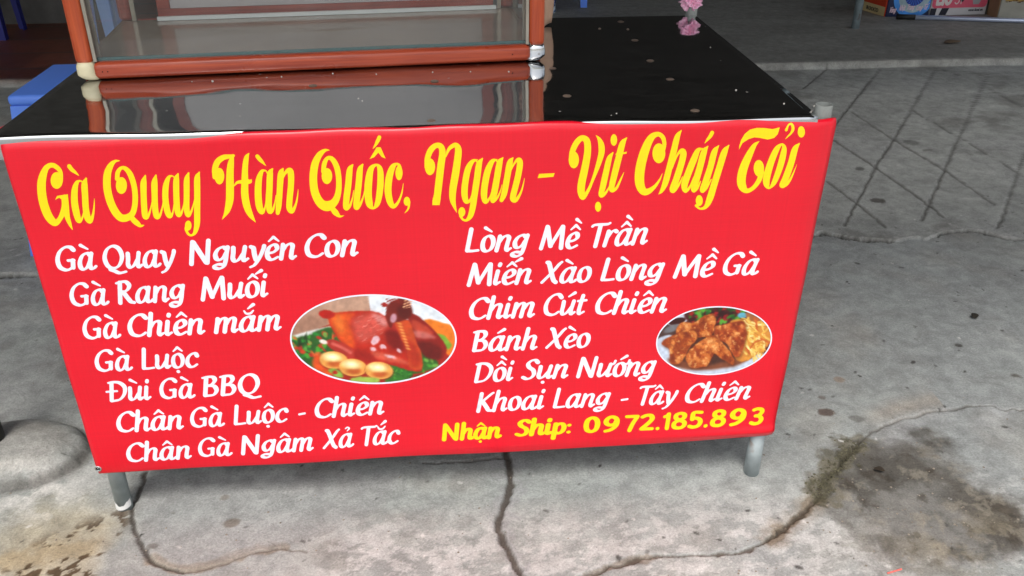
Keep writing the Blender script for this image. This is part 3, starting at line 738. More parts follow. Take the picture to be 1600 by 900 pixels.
# ------------------------------------------------------------------ banner
BW0, BW1, BZ0, BZ1 = 0.0, 1.242, 0.094, 0.7065
def banner_top(s):
    s = np.clip(s, 0, 1)
    return 0.7064 + 0.0082 * np.sin(np.pi * s ** 1.25) + 0.0010 * np.sin(s * 23) + 0.0006 * np.sin(s * 51)
def banner_y(x, z):
    x = np.asarray(x, float); z = np.asarray(z, float)
    y = -0.0075 - 0.0018 * np.sin(x * 7.0 + 0.8) * np.sin(z * 6 + 0.5) - 0.0009 * np.sin(x * 19 + z * 9) - 0.0007 * np.sin(x * 9 - z * 38 + 1.0)
    t = np.clip((z - (banner_top(x / BW1) - 0.014)) / 0.014, 0, 1)      # folds back over the table edge
    y = y + 0.0075 * (1 - np.sqrt(np.clip(1 - t * t, 0, 1)))
    b = np.clip(((BZ0 + 0.030) - z) / 0.030, 0, 1)                      # hem curls in
    y = y + 0.010 * b * b * (0.35 + 0.65 * sstep(0.85, 1.2, x))
    y = y - 0.0045 * np.exp(-((z - (BZ0 + 0.026)) / 0.010) ** 2) * sstep(0.9, 1.15, x) - 0.0015 * np.exp(-((z - (BZ0 + 0.02)) / 0.010) ** 2) * np.exp(-((x - .72) / .12) ** 2)
    c = np.clip((x - 1.205) / 0.037, 0, 1)                              # right edge hangs round the pipe
    return y + 0.010 * c * c
def banner_edge(x, z):
    """wavy, slightly out-of-square outline"""
    t = (z - BZ0) / (BZ1 - BZ0); s = x / BW1
    l = 0.003 + (1 - t) * 0.010; r = 1.2465 - (1 - t) * 0.0215
    top = float(banner_top(s))
    bot = 0.0985 + 0.008 * s ** 6 + 0.0008 * math.sin(s * 17)
    return l + s * (r - l), bot + t * (top - bot)
ban = None
def build_banner():
    global ban
    nx, nz = 160, 90
    V, F = [], []
    zs = np.concatenate([np.linspace(BZ0, BZ0 + 0.03, 12)[:-1], np.linspace(BZ0 + 0.03, BZ1 - 0.018, nz - 30), np.linspace(BZ1 - 0.018, BZ1, 24)[1:]])
    for z in zs:
        for x in np.linspace(0, BW1, nx):
            X, Z = banner_edge(x, z); V.append((X, float(banner_y(X, Z)), Z))
    nz = len(zs)
    for j in range(nz - 1):
        for i in range(nx - 1):
            a = j * nx + i; F.append((a, a + 1, a + nx + 1, a + nx))
    # narrow return folded round the left side of the stall
    b0 = len(V); k = 10
    for i in range(k):
        y = 0.012 + i * 0.012
        V += [(-0.0145 - 0.001 * math.sin(i), y, 0.7150 - .0006 * i), (-0.0140, y, 0.700)]
    for i in range(k - 1):
        a = b0 + i * 2; F.append((a, a + 1, a + 3, a + 2))
    ban = mesh_obj('banner', V, F, M_RED, None, True)
    tag(ban, 'red vinyl menu banner with yellow and white lettering on the front of the stall table', 'banner')
    md = ban.modifiers.new('thickness', 'SOLIDIFY'); md.thickness = 0.0008; md.offset = 1
build_banner()
def to_banner(px, py):
    p = on_y(px, py, -0.0075); return p[0], p[2]
def ink_on_banner(name, ink, mat, lift=0.0011, label=None):
    V, F = ink.tris()
    V3 = [(x, float(banner_y(x, z)) - lift, z) for x, z in V]
    o = mesh_obj(name, V3, F, mat, ban, True)
    if label: o['label'] = label
    return o
# --- the fancy yellow title, drawn letter by letter (crop coordinates of the print)
def title():
    ink = Ink()
    def word(ox, oy, sc, strokes, balls, polys):
        f = lambda x, y: to_banner(ox + x / sc, oy + y / sc)
        t = Ink()
        for s in strokes: t.stroke(s, None, 7, s[0][:2] == s[-1][:2], (s[0][2] > 6, s[-1][2] > 6))
        for b in balls: t.ellipse(*b)
        for p in polys: t.poly(p)
        ink.polys.extend(t.mapped(f).polys)
    A = 4.8394
    word(0, 180, A, [
        [(466, 500, 22), (463, 440, 28), (440, 400, 34), (395, 376, 36), (350, 400, 44), (320, 480, 62), (315, 570, 66), (330, 670, 66), (365, 765, 64), (412, 815, 52), (448, 790, 38), (475, 735, 42), (490, 680, 48), (490, 625, 52)],
        [(490, 625, 52), (497, 700, 50), (508, 770, 40), (528, 825, 26), (548, 868, 4)],
        [(525, 384, 32), (545, 410, 30), (570, 430, 22), (599, 456, 4)],
        [(608, 498, 8), (585, 505, 28), (566, 560, 46), (563, 650, 52), (575, 730, 52), (594, 795, 42), (615, 790, 20), (632, 740, 12), (640, 660, 8)],
        [(652, 478, 16), (640, 520, 46), (643, 600, 48), (648, 700, 48), (660, 770, 50), (682, 802, 36), (702, 755, 20), (711, 690, 11), (714, 630, 3)],
        [(600, 492, 10), (620, 500, 12), (636, 520, 14)],
        [(908, 344, 4), (872, 347, 22), (840, 377, 42), (814, 440, 56), (810, 540, 58), (830, 640, 58), (868, 725, 58), (915, 775, 56), (968, 772, 52), (1008, 730, 44), (1022, 640, 42), (1014, 540, 42), (988, 455, 42), (955, 408, 34), (920, 398, 26), (892, 430, 34), (886, 480, 34)],
        [(985, 760, 34), (1010, 792, 40), (1040, 818, 38), (1065, 836, 22), (1092, 830, 4)],
        [(1098, 458, 12), (1085, 510, 46), (1085, 600, 46), (1090, 700, 46), (1098, 765, 42), (1118, 765, 24), (1138, 710, 12), (1150, 650, 6)],
        [(1178, 455, 12), (1167, 510, 46), (1168, 600, 46), (1172, 700, 46), (1185, 765, 42), (1208, 758, 22), (1226, 700, 12), (1235, 640, 6)],
        [(1302, 462, 8), (1276, 470, 26), (1254, 530, 44), (1249, 620, 46), (1262, 715, 46), (1283, 762, 38), (1305, 740, 14), (1316, 670, 8)],
        [(1345, 446, 14), (1332, 490, 44), (1332, 600, 46), (1338, 700, 46), (1350, 752, 38), (1370, 742, 20), (1386, 690, 11), (1394, 630, 5)],
        [(1296, 458, 8), (1312, 468, 10), (1326, 490, 12)],
        [(1425, 438, 12), (1411, 490, 42), (1410, 600, 44), (1410, 700, 44), (1422, 755, 36), (1446, 728, 18), (1466, 660, 9), (1475, 600, 5)],
        [(1505, 434, 12), (1490, 480, 44), (1490, 600, 46), (1490, 720, 46), (1490, 820, 44), (1476, 882, 30), (1452, 906, 16), (1426, 898, 18), (1408, 862, 22), (1412, 835, 22)],
    ], [(430, 492, 46, 64), (918, 532, 42, 64), (1424, 834, 25, 37)], [[(416, 642), (432, 610), (514, 597), (516, 660), (492, 690), (470, 640), (450, 625), (432, 630)]])
    word(320, 180, A, [
        [(74, 470, 34), (76, 410, 44), (95, 355, 46), (135, 322, 42), (175, 312, 34), (222, 304, 16)],
        [(214, 300, 16), (198, 360, 46), (190, 450, 56), (190, 560, 60), (188, 640, 58), (173, 710, 46), (155, 750, 26), (131, 788, 3)],
        [(222, 535, 8), (248, 508, 22), (300, 503, 30), (340, 500, 34), (352, 488, 10)],
        [(336, 284, 6), (316, 320, 36), (305, 400, 44), (303, 500, 52), (303, 600, 56), (320, 690, 54), (347, 752, 40), (386, 808, 3)],
        [(398, 308, 30), (420, 335, 30), (440, 355, 20), (464, 381, 3)],
        [(462, 416, 8), (432, 424, 28), (409, 490, 48), (404, 590, 52), (412, 680, 52), (432, 728, 40), (455, 700, 14), (466, 630, 8)],
        [(512, 404, 14), (495, 440, 44), (490, 550, 48), (485, 650, 48), (492, 722, 40), (515, 712, 22), (531, 660, 11), (540, 600, 5)],
        [(446, 412, 8), (462, 418, 10), (478, 440, 12)],
        [(592, 402, 14), (577, 440, 46), (568, 560, 46), (560, 680, 44), (553, 735, 30)],
        [(575, 540, 6), (592, 470, 14), (620, 422, 28), (650, 422, 46), (653, 520, 46), (644, 620, 46), (641, 695, 44), (662, 722, 32), (687, 676, 18), (701, 620, 11), (708, 555, 3)],
        [(945, 260, 3), (910, 262, 24), (870, 294, 44), (835, 365, 56), (822, 470, 58), (834, 575, 60), (875, 655, 66), (930, 680, 76), (985, 645, 56), (1012, 570, 44), (1014, 470, 42), (998, 385, 42), (965, 328, 36), (930, 320, 28), (906, 360, 36), (898, 420, 34)],
        [(960, 690, 34), (990, 728, 44), (1022, 757, 20), (1055, 752, 3)],
        [(1118, 372, 14), (1097, 410, 44), (1087, 510, 48), (1073, 620, 48), (1070, 692, 40), (1097, 678, 22), (1118, 620, 11), (1128, 560, 5)],
        [(1194, 369, 14), (1174, 410, 44), (1165, 510, 48), (1152, 620, 48), (1148, 690, 40), (1178, 662, 22), (1202, 600, 10), (1212, 540, 5)],
        [(1298, 372, 18), (1258, 402, 42), (1240, 490, 56), (1236, 590, 56), (1248, 668, 50), (1276, 696, 18), (1306, 660, 40), (1324, 570, 48), (1330, 470, 48), (1324, 400, 40), (1298, 372, 18)],
        [(1320, 166, 30), (1306, 195, 28), (1290, 225, 18), (1271, 251, 3)],
        [(1478, 420, 30), (1472, 378, 22), (1448, 366, 20), (1420, 390, 42), (1396, 460, 52), (1386, 560, 52), (1400, 645, 48), (1426, 684, 34), (1460, 656, 20), (1488, 590, 12), (1502, 510, 3)],
        [(1545, 650, 18), (1542, 690, 16), (1531, 715, 12), (1511, 736, 3)],
    ], [(110, 462, 37, 63), (925, 455, 40, 60), (1469, 432, 27, 55), (1528, 646, 24, 34)], [[(1247, 328), (1300, 240), (1330, 240), (1368, 325), (1338, 312), (1312, 280), (1282, 314)]])
    word(640, 180, A, [
        [(130, 390, 34), (136, 320, 42), (162, 258, 44), (202, 226, 40), (238, 236, 44), (248, 290, 50), (236, 380, 54), (222, 500, 54), (210, 600, 54), (200, 650, 56)],
        [(272, 315, 6), (298, 252, 26), (345, 222, 36), (368, 258, 50), (360, 350, 54), (345, 450, 56), (328, 550, 54), (325, 630, 46), (340, 690, 24), (357, 735, 3)],
        [(512, 332, 8), (475, 345, 30), (442, 400, 46), (421, 500, 48), (415, 590, 48), (428, 648, 38), (458, 638, 18), (478, 575, 8)],
        [(550, 322, 10), (525, 365, 44), (510, 470, 48), (492, 590, 48), (478, 690, 46), (460, 758, 40), (432, 792, 22), (403, 788, 16), (385, 760, 22)],
        [(490, 334, 8), (505, 342, 10), (516, 362, 12)],
        [(660, 330, 8), (624, 345, 34), (592, 410, 48), (570, 510, 50), (562, 600, 48), (574, 652, 34), (606, 620, 14), (628, 550, 8)],
        [(704, 316, 10), (680, 355, 44), (660, 470, 48), (640, 580, 48), (628, 645, 34), (662, 620, 18), (686, 570, 9), (698, 520, 4)],
        [(640, 330, 8), (656, 338, 10), (668, 358, 12)],
        [(780, 317, 10), (757, 355, 44), (736, 470, 46), (714, 590, 44), (694, 640, 30)],
        [(752, 440, 6), (788, 365, 14), (818, 330, 26), (834, 352, 44), (820, 450, 46), (796, 550, 46), (780, 625, 44), (802, 640, 30), (836, 590, 17), (856, 530, 10), (868, 470, 3)],
        [(1220, 330, 34), (1231, 270, 42), (1262, 206, 44), (1302, 172, 42), (1340, 195, 50), (1345, 280, 52), (1325, 400, 56), (1300, 520, 58), (1298, 585, 54), (1312, 622, 36), (1350, 570, 24), (1385, 490, 22), (1425, 380, 36), (1450, 290, 46), (1450, 230, 46), (1434, 182, 28), (1409, 151, 3)],
        [(1538, 284, 10), (1510, 330, 40), (1487, 430, 46), (1465, 530, 46), (1448, 605, 36), (1482, 590, 20), (1512, 540, 9), (1526, 500, 4)],
    ], [(154, 386, 39, 63), (395, 730, 26, 37), (1241, 336, 39, 64), (1545, 188, 25, 44), (1425, 692, 23, 37)],
        [[(171, 677), (176, 620), (236, 620), (227, 677)], [(978, 440), (1096, 435), (1086, 463), (967, 472)]])
    D = 4.5714
    word(960, 170, D, [
        [(88, 208, 8), (58, 250, 42), (32, 350, 46), (2, 470, 46), (-20, 575, 38), (14, 570, 20), (45, 510, 13), (70, 455, 3)],
        [(347, 320, 22), (358, 255, 28), (345, 203, 32), (308, 182, 34), (260, 212, 50), (216, 310, 64), (186, 430, 68), (182, 530, 66), (205, 588, 56), (242, 593, 42), (290, 558, 24), (325, 510, 13), (345, 465, 3)],
        [(480, 152, 5), (450, 200, 38), (426, 300, 44), (396, 420, 44), (366, 530, 42), (338, 590, 24), (316, 613, 3)],
        [(415, 430, 6), (448, 338, 14), (480, 300, 28), (495, 320, 44), (478, 400, 46), (446, 500, 46), (416, 580, 42), (440, 575, 22), (470, 530, 13), (490, 485, 5)],
        [(698, 170, 28), (685, 195, 26), (665, 220, 18), (645, 247, 3)],
        [(630, 285, 8), (598, 298, 32), (570, 360, 46), (530, 460, 48), (502, 545, 46), (508, 588, 28), (540, 560, 16), (568, 490, 7)],
        [(668, 268, 8), (641, 310, 42), (612, 420, 46), (582, 520, 46), (565, 582, 32), (592, 568, 18), (616, 520, 8)],
        [(612, 285, 8), (628, 292, 10), (636, 312, 10)],
        [(745, 264, 8), (715, 310, 42), (686, 420, 44), (652, 520, 44), (626, 584, 32), (656, 568, 18), (692, 505, 8)],
        [(818, 261, 8), (786, 310, 44), (751, 420, 46), (716, 530, 46), (681, 640, 46), (652, 698, 28), (612, 713, 14), (584, 692, 20)],
        [(1035, 232, 3), (1000, 262, 30), (960, 335, 50), (920, 430, 60), (905, 510, 62), (916, 560, 56), (946, 583, 34), (990, 562, 28), (1030, 510, 34), (1052, 450, 34)],
        [(1195, 255, 16), (1158, 292, 40), (1115, 390, 48), (1086, 490, 50), (1086, 542, 40), (1106, 562, 14), (1140, 520, 36), (1180, 420, 44), (1205, 330, 44), (1213, 278, 32), (1195, 255, 16)],
        [(1228, 152, 20), (1246, 118, 10), (1270, 114, 18), (1276, 145, 22), (1262, 175, 15), (1237, 200, 9), (1220, 218, 2)],
        [(1322, 248, 8), (1290, 290, 42), (1260, 390, 46), (1222, 490, 46), (1194, 545, 36), (1232, 532, 22), (1266, 480, 13), (1303, 395, 2)],
    ], [(319, 320, 46, 72), (606, 656, 25, 39), (1031, 424, 37, 59), (1336, 166, 26, 40)],
        [[(11, 319), (90, 308), (88, 322), (9, 333)],
         [(890, 292), (893, 262), (905, 222), (930, 180), (968, 148), (1015, 136), (1070, 137), (1130, 145), (1182, 133), (1168, 180), (1142, 208), (1095, 220), (1040, 208), (1000, 204), (960, 216), (915, 245)]])
    ink_on_banner('title_lettering', ink, M_YEL)
title()
# --- the dishes in white, one part per line: (word, x0, baseline y0, x1, y1)
LINES = [
 [('Gà', 90.5, 424, 154, 420), ('Quay', 164.5, 421, 280, 414.5), ('Nguyên', 296, 414, 465, 404.5), ('Con', 477.5, 403, 561, 398.5)],
 [('Gà', 112.5, 479, 172.5, 476), ('Rang', 185, 475, 294, 469), ('Muối', 314, 469.5, 422.5, 463)],
 [('Gà', 132.5, 530, 191, 527), ('Chiên', 202.5, 526, 322.5, 520), ('mắm', 335, 519.5, 441, 515)],
 [('Gà', 152, 580, 209.5, 577.5), ('Luộc', 222.5, 577, 315.5, 572)],
 [('Đùi', 169.5, 627.5, 240, 623.5), ('Gà', 252, 623, 307, 620.5), ('BBQ', 318, 619, 409.5, 614)],
 [('Chân', 185.5, 674, 289, 668.5), ('Gà', 300, 667, 353, 664), ('Luộc', 366, 663, 454, 657.5), ('-', 467.5, 657, 479.5, 656), ('Chiên', 493, 654, 601, 648)],
 [('Chân', 201, 720.5, 301, 715.5), ('Gà', 312, 713.5, 364.5, 711), ('Ngâm', 377, 710, 491, 703), ('Xả', 504.5, 701.5, 554, 698), ('Tắc', 566, 697, 627, 693)],
 [('Lòng', 726.5, 394, 827.5, 391), ('Mề', 841.7, 389, 908, 387), ('Trần', 922, 386, 1012, 381)],
 [('Miến', 729, 447, 831, 443), ('Xào', 844, 443, 924, 440), ('Lòng', 937.6, 439, 1037.5, 436), ('Mề', 1051, 434.5, 1119, 432), ('Gà', 1128, 430.5, 1184.6, 428)],
 [('Chim', 733, 500.5, 836, 495), ('Cút', 849, 493.5, 917, 490), ('Chiên', 929, 490.5, 1041.5, 487)],
 [('Bánh', 737.4, 549.5, 839.8, 545.5), ('Xèo', 851.7, 544.5, 922, 541.5)],
 [('Dồi', 740.6, 598.5, 804, 594.5), ('Sụn', 814, 594, 888, 590), ('Nướng', 900, 589.5, 1024, 584.5)],
 [('Khoai', 744, 644, 852, 638), ('Lang', 863.4, 637.5, 953, 633), ('-', 968.6, 633, 980.5, 632), ('Tây', 996.5, 631, 1058, 628.5), ('Chiên', 1068.5, 629, 1171.8, 623)],
]
a0 = to_banner(186, 475); a1 = to_banner(186, 438.5); CAPH = a1[1] - a0[1]
for ln in LINES:
    ink = Ink()
    for w, x0, y0, x1, y1 in ln:
        t = text_ink(w); lo, hi = t.bounds()
        p0, p1 = np.array(to_banner(x0, y0)), np.array(to_banner(x1, y1))
        ex = (p1 - p0) / (hi[0] - lo[0])
        if w == '-': ex = ex * 1.0
        skew = float(np.clip(1.0, 0.9, 1.1))
        f = lambda x, y: tuple(p0 + ex * (x - lo[0]) + np.array([0.0, CAPH * y * skew]))
        ink.polys.extend(t.mapped(f).polys)
    ink_on_banner('menu_line', ink, M_WHT)
# --- the phone number
def phone():
    ink = Ink()
    nib = pen(0.245, 0.185, math.radians(10)); nibt = pen(0.21, 0.155, math.radians(10))
    W = [('Nhận', 690.4, 688, 784.3, 683, 26), ('Ship:', 803.7, 681, 892.5, 676.5, 26)]
    D = [('0', 911, 675.5, 937, 674.3), ('9', 941.7, 674, 966.8, 672.8), ('7', 974.4, 672.5, 997, 671.5), ('2', 998, 671, 1021, 670), ('.', 1023.5, 669.6, 1029.7, 669.4),
         ('1', 1033.5, 669.2, 1045.6, 668.8), ('8', 1047.5, 668.6, 1072, 667.5), ('5', 1073, 667.3, 1096.6, 666.2), ('.', 1098.5, 666, 1105, 665.6), ('8', 1108, 665.4, 1133, 664.4),
         ('9', 1138, 664, 1164, 663), ('3', 1169.5, 662.8, 1191.6, 661.8)]
    for w, x0, y0, x1, y1, *_ in W + D:
        t = text_ink(w, nibt if w[0] in 'NS' else nib, 0.05); lo, hi = t.bounds()
        p0, p1 = np.array(to_banner(x0, y0)), np.array(to_banner(x1, y1))
        h = (to_banner(x0, y0 - 25)[1] - p0[1])
        ex = (p1 - p0) / (hi[0] - lo[0])
        ink.polys.extend(t.mapped(lambda x, y: tuple(p0 + ex * (x - lo[0]) + np.array([0.0, h * y]))).polys)
    ink_on_banner('phone_number', ink, M_YEL)
phone()

# ------------------------------------------------------------------ printed food pictures (colour painted per vertex)
class Canvas:
    def __init__(s, w, h, sc, bg):
        s.sc = sc; s.W, s.H = int(w * sc), int(h * sc)
        s.a = np.zeros((s.H, s.W, 3)); s.a[:] = bg
        s.x, s.y = np.meshgrid((np.arange(s.W) + .5) / sc, (np.arange(s.H) + .5) / sc)
    def blur(s, m, r):
        r *= s.sc
        if r < 0.4: return m
        k = max(1, int(r * 3)); g = np.exp(-0.5 * (np.arange(-k, k + 1) / r) ** 2); g /= g.sum()
        m = np.pad(m, k, mode='edge')
        m = np.apply_along_axis(lambda v: np.convolve(v, g, 'valid'), 0, m)
        return np.apply_along_axis(lambda v: np.convolve(v, g, 'valid'), 1, m)
    def put(s, m, c, al=1.0):
        c = np.asarray(c, float)
        s.a += (c - s.a) * (np.clip(m, 0, 1) * al)[..., None]
    def warp(s, amt, sc, seed):
        return s.x + (fbm(s.x, s.y, sc, 4, seed) - .5) * amt, s.y + (fbm(s.x, s.y, sc, 4, seed + 9) - .5) * amt
    def poly(s, pts, c, blur=3, al=1.0, amt=18, seed=1, smooth=True):
        P = np.array([p[:2] for p in catmull(list(pts) + [pts[0]], 6, True)][:-1]) if smooth else np.array(pts, float)
        X, Y = s.warp(amt, 0.012, seed); m = s.blur(inside(X, Y, P).astype(float), blur); s.put(m, c, al); return m
    def ell(s, cx, cy, rx, ry, c, rot=0, blur=3, al=1.0, amt=0, seed=1):
        X, Y = s.warp(amt, 0.02, seed) if amt else (s.x, s.y)
        co, si = math.cos(rot), math.sin(rot); dx, dy = X - cx, Y - cy
        d = np.hypot((dx * co + dy * si) / rx, (-dx * si + dy * co) / ry); e = max(blur, 1) / min(rx, ry)
        m = 1 - sstep(1 - e, 1 + e, d); s.put(m, c, al); return m
    def line(s, pts, w, c, al=1.0, blur=2):
        d = dist_poly(s.x, s.y, np.array([p[:2] for p in catmull(pts, 6)])); s.put(1 - sstep(w / 2 - blur, w / 2 + blur, d), c, al)
def paint_roast():
    c = Canvas(1588, 900, 0.26, (176, 40, 30))
    r = random.Random(3)
    c.poly([(40, 520), (40, 60), (715, 60), (735, 260), (400, 350), (80, 470)], (196, 158, 136), 2, amt=0, smooth=False)
    c.poly([(60, 480), (60, 300), (300, 260), (420, 330), (380, 380), (90, 470)], (160, 116, 96), 30, .6)
    c.poly([(706, 60), (1560, 60), (1560, 470), (1200, 345), (740, 260)], (232, 238, 244), 3, amt=0, smooth=False)
    c.poly([(70, 455), (390, 370), (420, 400), (80, 490)], (226, 226, 222), 4, amt=0)
    c.poly([(1180, 318), (1270, 322), (1440, 400), (1460, 600), (1370, 600), (1280, 430)], (236, 132, 40), 5)
    c.poly([(60, 485), (200, 450), (420, 380), (560, 540), (520, 640), (280, 620), (270, 760), (60, 560)], (54, 104, 44), 6, amt=40)
    for k in range(90):
        x, y = r.uniform(80, 560), r.uniform(400, 720)
        if y > 470 + 0.5 * (x - 80) + 160 or y < 470 - .25 * (x - 80): continue
        col = r.choice([(50, 150, 60), (84, 176, 62), (30, 92, 36), (214, 70, 34), (226, 112, 60), (120, 190, 90), (40, 60, 30), (200, 50, 40)])
        c.ell(x, y, r.uniform(14, 42), r.uniform(8, 20), col, r.uniform(0, 3), 6, .85, 20, k)
    c.poly([(1140, 580), (1240, 600), (1300, 680), (1180, 740), (1080, 760), (1120, 640)], (64, 116, 44), 6, amt=40)
    c.poly([(880, 680), (960, 680), (1080, 760), (1060, 800), (860, 830)], (58, 128, 46), 4, amt=50)
    for k in range(40):
        x, y = r.uniform(880, 1280), r.uniform(590, 800)
        c.ell(x, y, r.uniform(12, 30), r.uniform(6, 14), r.choice([(90, 180, 64), (36, 96, 34), (140, 196, 90)]), r.uniform(0, 3), 5, .7 if y > 690 - .25 * (x - 880) + 40 or x > 1150 else 0, 20, k)
    c.poly([(1270, 430), (1340, 440), (1400, 520), (1380, 560), (1320, 500)], (130, 176, 60), 5, amt=30)
    c.poly([(260, 640), (340, 600), (420, 760), (380, 790), (270, 720)], (226, 92, 36), 10)
    # right wing, body, neck, head
    c.poly([(1040, 265), (1130, 285), (1210, 350), (1290, 430), (1370, 560), (1300, 640), (1150, 580), (1080, 420)], (150, 34, 26), 4)
    c.poly([(1080, 320), (1150, 340), (1260, 420), (1180, 430), (1090, 390)], (196, 74, 52), 8)
    c.poly([(1080, 410), (1180, 410), (1280, 460), (1200, 470), (1110, 460)], (214, 130, 122), 9, .8)
    c.poly([(1120, 510), (1220, 500), (1330, 560), (1290, 640), (1170, 610)], (104, 22, 18), 10, .8)
    c.poly([(385, 285), (450, 255), (740, 238), (860, 290), (900, 380), (1010, 560), (1155, 700), (1110, 745), (900, 690), (700, 690), (560, 640), (500, 520), (430, 420)], (188, 44, 26), 4)
    c.poly([(395, 290), (470, 265), (600, 260), (560, 340), (590, 440), (600, 560), (520, 520), (440, 420)], (224, 92, 34), 14)
    c.poly([(430, 300), (500, 280), (520, 420), (470, 420)], (240, 140, 60), 18, .7)
    c.poly([(575, 330), (640, 280), (745, 255), (860, 310), (885, 390), (800, 440), (690, 500), (620, 480)], (218, 104, 92), 22, .8)
    c.poly([(740, 255), (850, 290), (870, 370), (800, 340)], (226, 170, 168), 12, .7)
    for k in range(60):
        x, y = r.uniform(590, 860), r.uniform(290, 500); L = r.uniform(18, 46)
        c.line([(x, y), (x + L * .5, y + r.uniform(-10, 4)), (x + L, y - r.uniform(4, 16))], r.uniform(4, 9), r.choice([(176, 50, 44), (240, 186, 180), (196, 76, 66)]), .3)
    c.poly([(860, 400), (960, 420), (1010, 560), (960, 580), (880, 520)], (124, 18, 16), 14, .85)
    c.poly([(560, 560), (760, 600), (780, 660), (600, 640)], (150, 28, 22), 14, .7)
    c.poly([(740, 580), (850, 590), (960, 620), (1080, 680), (960, 670), (800, 640)], (222, 112, 88), 10, .75)
    for e in [(780, 480, 34, 46, .5), (835, 540, 30, 22, .4), (970, 572, 18, 14, 0), (760, 560, 24, 14, .3), (900, 620, 40, 12, .3)]:
        c.ell(e[0], e[1], e[2], e[3], (240, 214, 226), e[4], 9, .85, 30, int(e[0]))
    c.ell(375, 266, 66, 36, (186, 34, 22), .05, 6, 1, 14, 2)
    c.poly([(370, 490), (450, 485), (600, 570), (580, 645), (520, 625), (400, 545)], (184, 58, 46), 5)
    c.line([(420, 515), (500, 550), (570, 590)], 26, (222, 120, 109), .7, 10)
    c.ell(345, 500, 34, 18, (236, 224, 214), .3, 6)
    c.poly([(940, 330), (1050, 325), (1110, 480), (1165, 640), (1150, 725), (1060, 705), (1035, 560), (975, 440)], (204, 82, 38), 4)
    c.poly([(1020, 500), (1100, 520), (1150, 660), (1080, 700)], (176, 46, 26), 14, .8)
    for k in range(9):
        c.ell(975 + k * 9, 345 + k * 26, 20, 9, (240, 166, 92), .3, 6, .8)
    c.poly([(858, 270), (872, 190), (930, 150), (1000, 128), (1060, 170), (1075, 280), (1000, 320), (930, 340), (905, 390), (868, 320)], (126, 36, 26), 4)
    c.poly([(960, 200), (1050, 190), (1060, 280), (980, 290)], (92, 22, 18), 12, .8)
    c.ell(925, 300, 26, 40, (214, 170, 186), .2, 8, .85)
    c.ell(850, 186, 24, 20, (170, 40, 30), 0, 3)
    for k in range(5): c.line([(880 + k * 22, 165), (870 + k * 22, 138)], 10, (150, 40, 28))
    for k in range(3): c.line([(1010 + k * 22, 215 - k * 4), (1030 + k * 24, 140 + k * 6)], 9, (232, 178, 140))
    # eggs / potatoes
    for cx, cy in [(430, 652), (590, 712), (806, 735)]:
        c.ell(cx, cy + 8, 120, 76, (150, 52, 26), 0.08, 10, .7)
        c.ell(cx, cy, 116, 72, (236, 172, 90), 0.08, 4)
        c.ell(cx + 8, cy + 30, 60, 26, (184, 82, 36), 0, 14, .8)
        c.ell(cx - 14, cy - 24, 74, 34, (253, 236, 176), .1, 18, 1); c.ell(cx - 14, cy - 26, 28, 10, (255, 250, 226), .1, 10, .9)
    c.poly([(580, 810), (680, 785), (800, 800), (790, 840), (620, 840)], (168, 196, 90), 5, amt=40)
    c.poly([(385, 740), (440, 725), (500, 760), (510, 800), (420, 780)], (140, 184, 80), 5, amt=40)
    c.ell(440, 752, 22, 16, (190, 40, 30), 0, 4)
    n = (fbm(c.x, c.y, .03, 4, 5) - .5)[..., None]; c.a *= 1 + .22 * n
    c.a = 255 * np.clip(c.a / 255, 0, 1) ** 1.12
    return c
